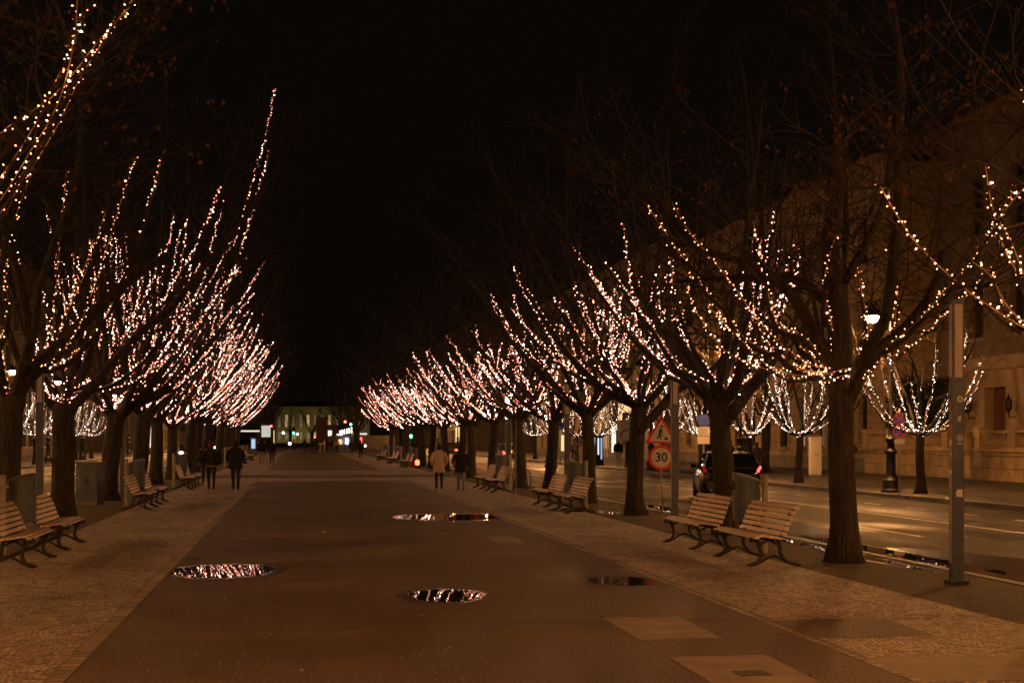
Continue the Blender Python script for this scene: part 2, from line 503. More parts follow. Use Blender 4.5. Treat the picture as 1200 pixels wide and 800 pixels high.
tag(b.build('pavement_right', M['sidewalk']), kind='structure')
b = MB(); b.box(-60,-40,-.14,-17.15,600,0)
tag(b.build('pavement_left', M['sidewalk']), kind='structure')
# crossing street at the far end of the promenade
b = MB(); b.box(-16.9,YE+.02,-.13,18.7,YE+22,-.112)
tag(b.build('road_crossing', M['road']), kind='structure')
b = MB(); b.box(KL,YE+22,-.14,KR,600,0)
tag(b.build('path_far_median', M['asphalt']), kind='structure')

# lane lines
b = MB(); z = -.116
def dash(x, y0, y1, wd=.12): b.poly([(x-wd/2,y0,z),(x+wd/2,y0,z),(x+wd/2,y1,z),(x-wd/2,y1,z)])
y = 4
while y < 170:
    dash(12.0, y, y+3.2); dash(-9.2, y, y+3.2); dash(-13.0, y+1, y+4.2); y += 7.4
dash(14.45, -20, 64); dash(14.45, 72, 170); dash(9.45, -20, 60, .1); dash(-6.6,-20,170,.1)
y = 6
while y < 170:
    dash(16.6, y, y+1.2, .1); y += 3.0
tag(b.build('road_markings', M['line']), kind='structure')

# concrete slabs set in the asphalt and patches
def quad_pix(pts, z):
    """flat outline on the pavement from bearings measured in the photo"""
    out = []
    for px, py in pts:
        zc = HC*1667/(py-513.0); X = (px-350)*zc/1667*CY
        out.append((X, Yd(X, zc), z))
    return out
slabs = [[(705,748),(847,748),(797,722),(700,722)]]
def slab(x0,x1,z0,z1,lab, z=.004, m='slab', joint=True):
    y0, y1 = Yd((x0+x1)/2,z0), Yd((x0+x1)/2,z1)
    b = MB(); nseg = 10; pts = []
    rnd = random.Random(int(x0*100))
    j = lambda s=.02: rnd.uniform(-s,s)
    b.poly([(x0+j(),y0+j(),z),(x1+j(),y0+j(),z),(x1+j(),y1+j(),z),(x0+j(),y1+j(),z)])
    o = b.build('ground_slab', M[m]); tag(o, kind='structure'); return o
slab(3.0, 3.78, 12.75, 14.3, '')
slab(3.0, 3.82, 10.4, 11.75, '')
slab(3.35, 3.85, 24.4, 26.0, '')
slab(4.55, 5.9, 10.55, 11.7, '', z=.007)
slab(4.58, 5.75, 12.85, 14.1, '', z=.007, m='asphalt')
b = MB()   # small manhole frame in the slab
b.box(3.3, Yd(3.4,10.75), .0, 3.55, Yd(3.4,10.98), .009)
tag(b.build('manhole_cover', M['dark_asphalt']), 'small dark rectangular access cover set in the nearest pale concrete slab', 'cover')

def puddle(name, X, zc, rx, ry, seed, label, rim=True, m='puddle', z=.005):
    rnd = random.Random(seed); Yc = Yd(X, zc)
    ph = [rnd.uniform(0, 6.28) for _ in range(4)]
    def outline(s, zz, extra=0):
        pts = []
        for i in range(96):
            a = 2*PI*i/96
            r_ = 1 + .03*math.sin(2*a+ph[0]) + .04*math.sin(3*a+ph[1]) + .03*math.sin(5*a+ph[2]) + .025*math.sin(9*a+ph[3]) + .02*math.sin(17*a+ph[1])
            xx = X+math.cos(a)*(rx*r_*s+extra)
            if z > 0 and X < A1: xx = min(max(xx, A0+.02+.004*math.sin(9*a)), A1-.02)
            pts.append((xx, Yc+math.sin(a)*(ry*r_*s+extra), zz))
        return pts
    b = MB(); b.poly(outline(1, z+.002))
    o = b.build(name, M[m]); tag(o, kind='structure')
    if rim:
        b = MB(); b.poly(outline(1.08, z, .03)); o2 = b.build('water_margin', M['puddle_rim']); tag(o2, kind='structure')
        if z > 0:
            b = MB(); b.poly(outline(1.2, z-.001, .07)); o3 = b.build('damp_margin', M['damp']); tag(o3, kind='structure')
    return o
puddle('water_puddle', -1.03, 19.25, .66, .95, 1, '')
puddle('water_puddle', 1.66, 16.25, .40, .62, 2, '')
puddle('water_puddle', 4.03, 17.9, .38, .55, 3, '')
puddle('water_puddle', 3.42, 32.3, 1.2, 1.3, 4, '')
puddle('water_puddle', 6.75, 35.5, .5, .9, 14, '')
puddle('water_puddle', 9.78, 23.0, .30, 4.6, 5, '', z=-.118)
puddle('water_puddle', 8.47, 22.5, .14, 3.2, 15, '', z=-.003)
puddle('water_puddle', 9.85, 35.5, .35, 5.5, 6, '', z=-.118)
puddle('water_puddle', 10.2, 33.0, 1.1, 5.0, 8, '', z=-.119, rim=False, m='wet_film')
puddle('water_puddle', 10.4, 21.5, 1.0, 3.3, 9, '', z=-.119, rim=False, m='wet_film')
puddle('water_puddle', 7.6, 34.2, .35, .5, 7, '')

# ------------------------------------------------------------------ trees and light garlands
def strand_path(az, reach, tip, z0=2.75, r0=.3, p=1.9, n=14, wob=.06, rnd=random):
    d = Vector((math.cos(az), math.sin(az), 0)); side = Vector((-d.y, d.x, 0))
    ph = rnd.uniform(0, 6.28); am = rnd.uniform(-.25, .25)*reach*.3
    pts = []
    for i in range(n):
        s = i/(n-1)
        s2 = s**.75
        q = d*(r0+(reach-r0)*s2) + side*(am*math.sin(s*PI) + wob*math.sin(s*9+ph))
        zz = z0 + (tip-z0)*(s2**p) + wob*.4*math.sin(s*14+ph)
        pts.append(Vector((q.x, q.y, zz)))
    return pts

def bezier_pts(cps, n=18):
    """Catmull-Rom through control points"""
    cps = [Vector(c) for c in cps]; out = []
    P = [cps[0]*2-cps[1]] + cps + [cps[-1]*2-cps[-2]]
    for i in range(1, len(P)-2):
        for k in range(n//(len(cps)-1)+1):
            t = k/(n//(len(cps)-1)+1)
            a,b_,c,d = P[i-1],P[i],P[i+1],P[i+2]
            out.append(.5*((2*b_)+(c-a)*t+(2*a-5*b_+4*c-d)*t*t+(-a+3*b_-3*c+d)*t**3))
    out.append(cps[-1]); return out

def grow(mb, p0, d0, length, r0, rnd, up=.15, n=6, sides=4, curl=.25, r1=.3, mi=0):
    pts = [Vector(p0)]; d = Vector(d0).normalized(); rad = [r0]
    for i in range(n):
        d = (d + Vector((rnd.gauss(0,curl), rnd.gauss(0,curl), rnd.gauss(0,curl*.6)+up))*.45).normalized()
        pts.append(pts[-1] + d*length/n); rad.append(r0*(1-(1-r1)*(i+1)/n))
    mb.tube(pts, rad, sides, mi, cap=False)
    return pts

def make_tree(seed, strands, trunk_h=2.5, trunk_r=.22, lean=(0,0), height=10.5, detail=1.0, leaves=60, bark='bark_dark',
              z_ring=2.75, inward=PI, scaff=None, big=True, label='', cat='tree', arms=()):
    rnd = random.Random(seed)
    root = thing('linden_tree' if big else 'young_tree', label, cat)
    t = MB()
    # trunk with root flare and gentle crookedness
    n = 9; pts = []; rad = []
    ph = rnd.uniform(0, 6.28)
    for i in range(n):
        s = i/(n-1)
        z = -.05 + (trunk_h+.05)*s
        pts.append(Vector((lean[0]*s + .035*math.sin(3*s+ph), lean[1]*s + .035*math.cos(4*s+ph), z)))
        rad.append(trunk_r*(1.38 if i == 0 else 1.13 if i == 1 else 1.0 - .10*s + (.18 if s > .9 else 0)))
    t.tube(pts, rad, 14)
    for k in range(7 if big else 4):      # root flare
        a = 2*PI*k/(7 if big else 4) + rnd.uniform(-.3,.3); d = Vector((math.cos(a), math.sin(a), 0)); rl = trunk_r*rnd.uniform(1.2,1.65)
        t.tube([d*trunk_r*.6+Vector((0,0,.45)), d*trunk_r*.95+Vector((0,0,.16)), d*rl*.85+Vector((0,0,.02)), d*rl*1.1+Vector((0,0,-.05))], [trunk_r*.35, trunk_r*.36, trunk_r*.22, trunk_r*.08], 8)
    # knots and lumps along the trunk
    top = pts[-1]
    for k in range(5 if big else 1):
        a = rnd.uniform(0, 6.28); s = rnd.uniform(.3, .95); q = pts[int(s*(n-1))]
        d = Vector((math.cos(a), math.sin(a), 0))
        t.tube([q+d*trunk_r*.55, q+d*trunk_r*1.02, q+d*trunk_r*1.14], [trunk_r*.42, trunk_r*.3, trunk_r*.1], 7)
    tr = t
    crown = MB()
    limbs = []
    # limbs that carry the light strands
    for (path, thick) in strands:
        lp = [top*1.0 - Vector((0,0,.25))]
        for i, q in enumerate(path[1:]):
            if i % 2 == 0 or i == len(path)-2: lp.append(q + Vector((0,0,-.07)) + Vector((rnd.gauss(0,.035), rnd.gauss(0,.035), rnd.gauss(0,.03))))
        if not thick: lp = lp[3:]
        if len(lp) < 3: continue
        d = (lp[-1]-lp[-2]).normalized()
        for k in range(3):
            d = (d + Vector((rnd.gauss(0,.12), rnd.gauss(0,.12), .12))).normalized(); lp.append(lp[-1]+d*.4)
        r0 = (.085 if thick == 2 else .05) if big else .022
        if not thick: r0 = .016
        rad = [max(.006, r0*(1-i/len(lp))**1.1+.004) for i in range(len(lp))]
        (tr if thick == 2 else crown).tube(lp, rad, 7 if thick else 5, cap=False)
        limbs.append(lp)
    # heavy scaffold limbs
    ns = 5
    dirs = scaff or [inward + 2*PI*k/ns for k in range(ns)]
    for k, a in enumerate(dirs):
        a = a + rnd.uniform(-.35,.35)
        el = rnd.uniform(.5, 1.15)
        d = Vector((math.cos(a)*math.cos(el), math.sin(a)*math.cos(el), math.sin(el)))
        ln = (height-trunk_h)*rnd.uniform(.75, 1.0)
        lp = grow(tr, top-Vector((0,0,.3)), d, ln, trunk_r*(.5 if k < 2 else .38), rnd, up=.28, n=10, sides=8, curl=.28, r1=.08)
        limbs.append(lp)
    for cps, r0, r1 in arms:
        pp = bezier_pts(cps, 14)
        tr.tube(pp, [r0+(r1-r0)*i/(len(pp)-1) for i in range(len(pp))], 9, cap=True)
        limbs.append(pp)
    # branches and twigs
    for lp in limbs:
        tot = sum((lp[i+1]-lp[i]).length for i in range(len(lp)-1))
        nb = int(tot*2.1*detail)
        for _ in range(nb):
            i = rnd.randrange(len(lp)//3, len(lp)-1); q = lp[i].lerp(lp[i+1], rnd.random())
            a = rnd.uniform(0, 6.28); out = Vector((q.x,q.y,0)); 
            d = Vector((math.cos(a), math.sin(a), rnd.uniform(-.1,.9)))
            if out.length > .3: d += out.normalized()*.6
            bl = rnd.uniform(.7, 1.9)*(1 if big else .55)
            bp = grow(crown, q, d, bl, .014 if big else .008, rnd, up=.2, n=5, sides=3, curl=.35, r1=.35)
            for _ in range(int(3.3*detail)+1):
                j = rnd.randrange(1, len(bp)-1); q2 = bp[j].lerp(bp[j+1], rnd.random())
                a = rnd.uniform(0, 6.28)
                d = (bp[j+1]-bp[j]).normalized() + Vector((math.cos(a), math.sin(a), rnd.uniform(-.4,.7)))*.8
                tp = grow(crown, q2, d, rnd.uniform(.3,.9)*(1 if big else .6), .0055, rnd, up=.1, n=4, sides=3, curl=.4, r1=.5)
                if detail > .8 and rnd.random() < .5:
                    q3 = tp[2]; a = rnd.uniform(0, 6.28)
                    grow(crown, q3, Vector((math.cos(a), math.sin(a), .3)), rnd.uniform(.2,.5), .004, rnd, n=3, sides=3, curl=.4, r1=.5)
                if rnd.random() < leaves/400.0:
                    for _k in range(rnd.randint(1,4)):
                        e = tp[-1] + Vector((rnd.gauss(0,.07), rnd.gauss(0,.07), -rnd.uniform(.02,.14)))
                        u = Vector((rnd.gauss(0,1), rnd.gauss(0,1), rnd.gauss(0,.5))).normalized()*.028
                        v = Vector((rnd.gauss(0,.3), rnd.gauss(0,.3), -1)).normalized()*.06
                        m_ = e + v*.5 + u.cross(v).normalized()*.012
                        n_ = len(crown.v)
                        crown.v += [tuple(e), tuple(m_+u), tuple(e+v), tuple(m_-u)]
                        crown.f.append((n_, n_+1, n_+2, n_+3)); crown.m.append(1)
    tr.build('trunk', M[bark], root, smooth=True)
    crown.build('crown', [M['twig'], M['leaf']], root)
    return root

BULBS = []
def bulb_variants():
    for k, gl in enumerate((.6, 1.0, 1.0, 1.6, 3.2)):
        b = MB(); b.octa((0,0,0), (.0065,.0078,.0083,.0098,.0135)[k], (0,0,1), gl)
        BULBS.append(b.mesh('bulb', M['bulb_warm']))
bulb_variants()

def make_garland(seed, strands, label, ring_z=2.75, ring_r=.28, spacing=.066, mode='chain', bm='bulb_pink', size=1.0, cat='string lights', origin=(0,0,0), rz=0):
    """mode: 'single' = wire + loose bulbs (100 at most) + the rest in one chain; 'chain' = wire > bulb_chain; 'flat' = wire and bulbs in one"""
    rnd = random.Random(seed)
    root = thing('light_garland', label, cat)
    ring = []
    for i in range(19):
        a = 2*PI*i/18; ring.append(Vector((math.cos(a)*ring_r, math.sin(a)*ring_r, ring_z + .05*math.sin(2*a+seed))))
    ring2 = [Vector((q.x*.9, q.y*.9, q.z-.09)) for q in ring]
    paths = [ring, ring2] + [p for p, _ in strands]
    cand = []
    rots = Matrix.Rotation(rz, 3, 'Z'); org = Vector(origin)
    for si, path in enumerate(paths):
        wire = MB()
        # straight runs between ties, as a pulled cable has
        wire.tube(path, .006, 3)
        bl = MB(); acc = rnd.uniform(0, spacing); items = []
        for i in range(len(path)-1):
            a, b_ = path[i], path[i+1]; seg = (b_-a).length; pos = acc
            tdir = (b_-a).normalized() if seg > 1e-6 else Vector((0,0,1))
            while pos < seg:
                c = a + tdir*pos
                d = Vector((rnd.gauss(0,1), rnd.gauss(0,1), rnd.gauss(0,1))); d -= tdir*d.dot(tdir)
                if d.length < .01: d = tdir.orthogonal()
                d.normalize()
                off = rnd.uniform(.015, .05)
                gl = rnd.choice((.6,.8,1,1,1.2,1.6)) if rnd.random() > .06 else 3.2
                items.append((c, c + d*off, d, gl))
                pos += spacing*(rnd.uniform(.15,.4) if rnd.random() < .3 else rnd.uniform(.8,1.5))*(.85 if mode == 'single' else 1)
            acc = pos - seg
        for (c, e, d, gl) in items:
            if mode == 'single': wire.tube([c, e], .003, 3, cap=False)
        if mode == 'flat':
            for (c, e, d, gl) in items: wire.octa(e, .0071*size*(1.7 if gl > 2 else 1.2 if gl > 1.4 else .85 if gl < .7 else 1), d, gl, mi=1)
            so = wire.build('light_strand', [M['wire'], M[bm]], root)
        else:
            so = wire.build('light_strand', M['wire'], root)
            if mode == 'chain':
                for (c, e, d, gl) in items: bl.octa(e, .0071*size*(1.7 if gl > 2 else 1.2 if gl > 1.4 else .85 if gl < .7 else 1), d, gl)
                tag(bl.build('bulb_chain', M[bm], so), kind='stuff')
            else:
                cand += [(so, it) for it in items]
    if mode == 'single':
        def key(x):
            p = rots @ x[1][1] + org; zc = p.x*SY + p.y*CY
            px = 600 + 1667*(p.x*CY - p.y*SY)/max(zc,.1); py = 513 - 1667*(p.z-HC)/max(zc,.1)
            vis = -20 < px < 1220 and -20 < py < 820
            return (0 if vis else 1, zc)
        cand.sort(key=key)
        rest = {}
        for k, (so, (c, e, d, gl)) in enumerate(cand):
            if k < 100:
                i = 4 if gl > 2 else 3 if gl > 1.4 else 0 if gl < .7 else 1 + k % 2
                o = bpy.data.objects.new('bulb', BULBS[i]); C.objects.link(o); o.parent = so
                o.location = e; o.rotation_mode = 'QUATERNION'; o.rotation_quaternion = d.to_track_quat('Z','Y')
            else: rest.setdefault(so.name, (so, MB()))[1].octa(e, .0071*size*(1.7 if gl > 2 else 1.2 if gl > 1.4 else .85 if gl < .7 else 1), d, gl)
        for so, mb in rest.values():
            tag(mb.build('bulb_chain', M['bulb_warm'], so), kind='stuff')
    return root

def gen_strands(seed, n, reach, tip, inward=PI, z0=2.75, thickp=.6, spread=None, tip_in=None, p=1.9, extra_double=True):
    """strands around the crown; those on the inward side reach further"""
    rnd = random.Random(seed); out = []
    for k in range(n):
        a = 2*PI*k/n + rnd.uniform(-.25,.25)
        inn = .5+.5*math.cos(a)              # 1 towards the promenade
        rr = reach[0] + (reach[1]-reach[0])*inn**1.3*rnd.uniform(.7,1.0) + rnd.uniform(-.2,.2)
        tt = tip[0] + (tip[1]-tip[0])*rnd.random()
        path = strand_path(inward+a, max(.4,rr), tt, z0=z0, p=p*rnd.uniform(.85,1.15), rnd=rnd)
        out.append((path, 2 if rnd.random() < thickp*.4 else 1))
        if extra_double and rnd.random() < .4:
            cut = rnd.randint(9, 13); o = Vector((rnd.gauss(0,.09), rnd.gauss(0,.09), rnd.gauss(0,.07)))
            out.append(([q + o*(i/13) for i, q in enumerate(path[:cut])], 0))
        if rnd.random() < .45:          # a side strand springing from half-way
            i = rnd.randint(4, 8); q = path[i]; a2 = inward + a + rnd.uniform(-.8,.8)
            ln = rnd.uniform(.5,1.4); hh = (tt-q.z)*rnd.uniform(.5,1.0)+.4
            pp = [q + Vector((math.cos(a2)*ln*(j/7)**.8*.8, math.sin(a2)*ln*(j/7)**.8*.8, hh*(j/7)**1.3)) for j in range(8)]
            out.append((pp, 0))
    return out

def place(root, X, zc, rz=0, scale=1.0, sz=None):
    root.location = (X, Yd(X, zc), 0); root.rotation_euler = (0,0,rz)
    root.scale = (scale, scale, sz or scale)

XR, XL = 7.85, -5.5
TG = 'bare lindens along the median'
GG = 'string light garlands in the median lindens'
def lab_tree(side, k):
    s = 'right' if side > 0 else 'left'
    return f'bare linden wound with lights, {ORD[k]} from the front in the {s} median row'
def lab_gar(side, k):
    s = 'right' if side > 0 else 'left'
    return f'warm light strings on the {ORD[k]} linden from the front in the {s} median row'

def from_photo(X, zc, pts, depth=None):
    """control points given as bearings (px, py) in the plane of a tree at lateral X and distance zc, in the tree's own frame"""
    out = []; k = 1667/zc
    x0 = 350 + X*k/CY
    for i, p in enumerate(pts):
        dx = (p[0]-x0)/k; z = HC + (513-p[1])/k
        dy = p[2] if len(p) > 2 else 0
        out.append(Vector((dx*CY, dx*(-SY)+dy, z)))
    return out
def PS(X, zc, pts, thick=1, dy=0, n=20):
    cp = from_photo(X, zc, [(p[0], p[1], (p[2] if len(p) > 2 else dy*(i/(len(pts)-1)))) for i, p in enumerate(pts)])
    # cables are pulled fairly straight between their ties
    return (bezier_pts(cp, n), thick)

# --- the first fully seen tree on the right
zc1 = 20.7
s1 = [PS(XR,zc1,[(985,437),(940,433),(900,414),(865,393),(830,352),(800,311),(750,242)],1,dy=-.3),
      PS(XR,zc1,[(985,434),(945,427),(905,402),(872,372),(838,330),(795,285),(768,248)],0,dy=-.9),
      PS(XR,zc1,[(985,437),(930,440),(890,428),(857,400),(815,362)],0,dy=-.6),
      PS(XR,zc1,[(982,436),(958,418),(935,385),(915,366),(902,350)],1,dy=.8),
      PS(XR,zc1,[(978,430),(930,392),(900,385),(880,344),(866,310),(852,273)],1,dy=-1.2),
      PS(XR,zc1,[(978,428),(968,380),(952,345),(949,318),(953,285)],1,dy=-.9),
      PS(XR,zc1,[(988,430),(996,392),(996,350),(994,301)],0,dy=.5),
      PS(XR,zc1,[(1002,432),(1030,410),(1040,360),(1040,292)],0,dy=1.2),
      PS(XR,zc1,[(1002,432),(1040,404),(1075,372),(1108,332),(1140,290),(1175,222)],1,dy=-.4),
      PS(XR,zc1,[(1002,436),(1060,410),(1110,370),(1150,335),(1172,308)],0,dy=.3),
      PS(XR,zc1,[(1002,436),(1060,402),(1086,340),(1095,276)],0,dy=1.6),
      PS(XR,zc1,[(985,437),(950,432),(925,400),(917,350),(935,300),(949,256)],0,dy=2.2),
      PS(XR,zc1,[(990,436),(960,425),(930,430),(880,400),(850,330),(870,290)],0,dy=2.4),
      PS(XR,zc1,[(1000,436),(1030,400),(1080,395),(1120,345),(1160,330)],0,dy=1.4)]
arms1 = [(from_photo(XR,zc1,[(992,470),(1020,420),(1060,385),(1090,345),(1095,300,-.3)]), .12, .05),
         (from_photo(XR,zc1,[(984,440),(984,380),(978,300,.1),(985,215,.2),(985,165,.3)]), .19, .10),
         (from_photo(XR,zc1,[(984,440),(960,400),(925,350,-.2),(880,318,-.3),(820,300,-.5),(770,285,-.6)]), .12, .03),
         (from_photo(XR,zc1,[(975,360),(940,325,.3),(880,320,.6),(810,322,.9)]), .08, .03),
         (from_photo(XR,zc1,[(990,330),(1040,250,.3),(1060,180,.5),(1062,120,.6)]), .07, .03)]
t1 = make_tree(11, s1, trunk_h=2.65, trunk_r=.205, height=10.5, detail=1.25, leaves=110, scaff=[1.3,-1.9], arms=arms1, label='nearest full linden on the right, its light ring just below the spreading limbs', cat='tree')
t1['group'] = TG
place(t1, XR, zc1)
g1 = make_garland(11, s1, 'light strings on the nearest full right linden, one long strand sweeping up to the left', mode='single', bm='bulb_warm', size=1.0, ring_r=.37, origin=t1.location)
g1['group'] = GG
place(g1, XR, zc1)

# --- tree just outside the right edge, its strands reach into the picture
zc0 = 14.4; X0 = 7.85
s0 = [PS(X0,zc0,[(1245,403),(1200,385),(1160,362),(1120,335),(1070,290),(1043,255),(1017,213)],0,dy=-.2),
      PS(X0,zc0,[(1245,400),(1200,345),(1182,315),(1165,290),(1148,240),(1138,198)],0,dy=-.3),
      PS(X0,zc0,[(1245,402),(1205,352),(1170,285),(1152,262),(1178,222)],0,dy=-.5),
      PS(X0,zc0,[(1250,402),(1210,300),(1192,252),(1188,235)],0,dy=-.8),
      PS(X0,zc0,[(1245,404),(1195,365),(1176,320),(1160,300)],0,dy=.4),
      PS(X0,zc0,[(1255,400),(1262,300),(1240,180),(1230,90)],0,dy=.5),
      PS(X0,zc0,[(1270,400),(1330,340),(1400,240),(1440,120)],0,dy=.5)]
t0 = make_tree(21, s0, trunk_h=2.6, trunk_r=.22, height=9.5, detail=1.5, leaves=260, scaff=[.2,-.7,-1.4], label='near linden by the right edge whose leafy twigs and lights hang into view', cat='tree')
t0['group'] = TG
place(t0, X0, zc0)
g0 = make_garland(21, s0, 'near warm light strings crossing behind the tall slim light column at the right edge', mode='single', bm='bulb_warm', size=1.05, origin=t0.location)
g0['group'] = GG
place(g0, X0, zc0)

# --- near left tree, mostly outside the picture
zl = 14.0; X2 = -5.5
sl0 = [PS(X2,zl,[(-300,394),(-150,300),(-60,232),(0,160),(65,115),(120,50),(165,0),(210,-80)],0,dy=-.2,n=28),
       PS(X2,zl,[(-300,394),(-130,330),(-50,275),(0,215),(45,150),(75,90),(118,0),(140,-60)],0,dy=-.3,n=28),
       PS(X2,zl,[(-300,396),(-120,345),(-40,285),(2,240),(38,185),(72,130),(92,60),(98,0),(110,-60)],0,dy=-.4,n=28),
       PS(X2,zl,[(-300,396),(-120,350),(-40,292),(8,232),(60,150),(90,85),(130,20),(165,-30)],0,dy=.3,n=28),
       PS(X2,zl,[(-310,394),(-260,250),(-200,80),(-190,-40)],1,dy=.6),
       PS(X2,zl,[(-330,394),(-420,300),(-480,150),(-500,0)],1,dy=.6)]
armsl = [(from_photo(X2,zl,[(-300,420),(-180,300,-.3),(-90,140,-.5),(-30,20,-.6),(60,-60,-.7),(200,-130,-.7)]), .14, .05),
         (from_photo(X2,zl,[(-120,200,-.4),(-20,90,-.5),(20,20,-.5),(90,-10,-.4),(190,-20,-.4)]), .07, .02)]
tl0 = make_tree(31, sl0, trunk_h=2.6, trunk_r=.25, height=12, detail=1.5, leaves=240, inward=0, arms=armsl, label='near linden at the upper left corner with brown leaves still on its twigs', cat='tree')
tl0['group'] = TG
place(tl0, X2, zl)
gl0 = make_garland(31, sl0, 'nearest warm light strings slanting down across the upper left corner', mode='single', bm='bulb_warm', size=1.05, origin=tl0.location)
gl0['group'] = GG
place(gl0, X2, zl)

# --- four variants for each row, then copies
inR, inL = PI, 0.0
varR, varL = [], []
tipsR = [(4.2,5.9), (4.0,5.7), (4.4,6.2), (4.0,6.0)]
for k in range(4):
    st = gen_strands(100+k, 13, (1.3,3.0), tipsR[k], inward=inR, p=1.55)
    t = make_tree(100+k, st, trunk_h=2.55+.1*(k%2), trunk_r=.205-.012*(k%3), lean=((-.1,.12,.0,.2)[k], .05), height=10+k*.5, detail=.85, leaves=30, inward=inR, bark='bark_dark' if k % 2 else 'bark_green', label=lab_tree(1, k+2)); t['group'] = TG
    g = make_garland(100+k, st, lab_gar(1, k+2), mode='chain'); g['group'] = GG
    gf = make_garland(100+k, st, 'x', mode='flat', size=1.35); gf['group'] = GG
    varR.append((t, g, gf))
for k in range(4):
    st = gen_strands(200+k, 12, (1.5,4.6), (6.0,8.9), inward=inL, p=1.35)
    # outermost inward strands stay long and high
    t = make_tree(200+k, st, trunk_h=2.6+.1*(k%2), trunk_r=.27-.015*(k%3), lean=((.25,.1,.0,.3)[k], .05), height=12.5+k*.5, detail=.85, leaves=30, inward=inL, bark='bark_green' if k % 2 else 'bark_dark', label=lab_tree(-1, k+1)); t['group'] = TG
    g = make_garland(200+k, st, lab_gar(-1, k+1), mode='chain'); g['group'] = GG
    gf = make_garland(200+k, st, 'x', mode='flat', size=1.35); gf['group'] = GG
    varL.append((t, g, gf))

def own_tree(X, zc, seed, st, side, k, h=12.5, scaff=None, bark='bark_dark', tr_=.27, lean=(.1,0), leaves=40, mode='chain', bm='bulb_pink', inward=0.0):
    t = make_tree(seed, st, trunk_h=2.6, trunk_r=tr_, lean=lean, height=h, detail=.95, scaff=scaff, leaves=leaves, inward=inward, bark=bark, label=lab_tree(side, k)); t['group'] = TG
    g = make_garland(seed, st, lab_gar(side, k), mode=mode, bm=bm); g['group'] = GG
    place(t, X, zc); place(g, X, zc)
st = gen_strands(501, 5, (.8,1.9), (4.8,6.0), inward=0.0, p=1.3)
own_tree(XL, 20.5, 501, st, -1, 1, bm='bulb_warm', h=10, scaff=[1.5,3.0,-1.6])
st = gen_strands(502, 4, (1.0,2.2), (5.0,6.4), inward=0.0, p=1.3)
st += [PS(XL,27,[(12,437),(70,425),(110,395),(140,345),(165,285),(182,225),(192,190)],1,dy=-.5), PS(XL,27,[(12,437),(55,410),(62,350),(66,290),(74,195)],1,dy=.4),
       PS(XL,27,[(12,437),(60,425),(95,390),(118,340),(140,280),(168,200)],0,dy=-1.4)]
own_tree(XL, 27.0, 502, st, -1, 2, bm='bulb_warm', scaff=[1.2,2.6,-2.2,-1.0], bark='bark_green')
st = gen_strands(503, 6, (1.2,2.8), (5.5,7.2), inward=0.0, p=1.35)
st += [PS(XL,33.2,[(75,460),(130,450),(175,415),(205,365),(215,310),(222,262)],1,dy=-.7), PS(XL,33.2,[(75,460),(120,440),(160,400),(200,345),(238,285),(262,228)],1,dy=-1.2),
       PS(XL,33.2,[(75,460),(140,452),(195,420),(240,365),(272,318),(284,318)],0,dy=.5)]
own_tree(XL, 33.2, 503, st, -1, 3)
st = gen_strands(504, 9, (1.5,3.8), (6.0,8.2), inward=0.0, p=1.35)
st += [PS(XL,41.2,[(132,470),(175,455),(215,415),(250,350),(275,285),(297,215),(312,165),(323,110)],1,dy=-.8),
       PS(XL,41.2,[(132,470),(185,462),(225,425),(255,370),(282,300),(303,235),(318,185)],1,dy=-1.4),
       PS(XL,41.2,[(132,470),(170,440),(205,390),(235,330),(250,270),(263,226)],0,dy=.8),
       PS(XL,41.2,[(132,470),(190,460),(235,430),(265,385),(283,350),(310,305)],1,dy=.3)]
own_tree(XL, 41.2, 504, st, -1, 4, h=13, lean=(.3,.05))
used = set()
def row(side, X, zs, variants, k0):
    rnd = random.Random(5 if side > 0 else 6)
    for i, zc in enumerate(zs):
        v = i % 4; t, g, gf = variants[v]
        far = zc > 56
        rz = rnd.uniform(-.5,.5) if i >= 4 else 0
        s = rnd.uniform(.93,1.06); xx = X + rnd.uniform(-.12,.12)
        if side > 0 and i == 1: xx = X - .06
        loc = (xx, Yd(xx, zc), 0)
        for kind, src in (('t', t), ('g', gf if far else g)):
            lab = lab_tree(side, k0+i) if kind == 't' else lab_gar(side, k0+i)
            if src.name not in used:
                used.add(src.name); o = src; o.location = loc; o.rotation_euler = (0,0,rz); o['label'] = lab; remember(o)
            else:
                o = dup(src, loc, rz, lab)
            o.scale = (s, s, s)
row(1, XR, [26.7,33.3,39.5,45.2,51.5,58,64.5,71,77.5,84,90.5,97,103.5,110,116.5,123], varR, 2)
row(-1, XL, [48,55.5,62,69,76,83,90,97,104,111,118,125], varL, 5)

for t_, g_, gf_ in varR + varL:
    for o in (t_, g_, gf_):
        if o.name not in used:
            for c in list(o.children_recursive): bpy.data.objects.remove(c)
            bpy.data.objects.remove(o)

# --- extra dark limb that leans across on the left (tree at 27 m) ---
def limb_on(root_zc, X, pts, r0, r1, name='limb'):
    b = MB(); pp = bezier_pts(from_photo(X, root_zc, pts), 16)
    b.tube(pp, [r0+(r1-r0)*i/(len(pp)-1) for i in range(len(pp))], 10)
    for o in list(C.objects):
        if o.get('category') == 'tree' and o.type == 'EMPTY' and abs(o.location.x-X) < .3 and abs(o.location.y-Yd(X,root_zc)) < .6:
            c = b.build(name, M['bark_dark'], o, smooth=True)
            c.matrix_parent_inverse = Matrix.Identity(4); return c
limb_on(27.0, XL, [(5,500),(25,450),(70,410,-.2),(110,370,-.3),(150,335,-.4),(200,300,-.4)], .2, .06)
limb_on(41.2, XL, [(130,492),(150,478),(185,462,-.2),(215,435,-.3),(250,400,-.4),(280,360,-.4)], .15, .05)
limb_on(33.3, XR, [(750,510),(778,480),(795,462),(830,440,-.3),(860,400,-.3)], .12, .05)
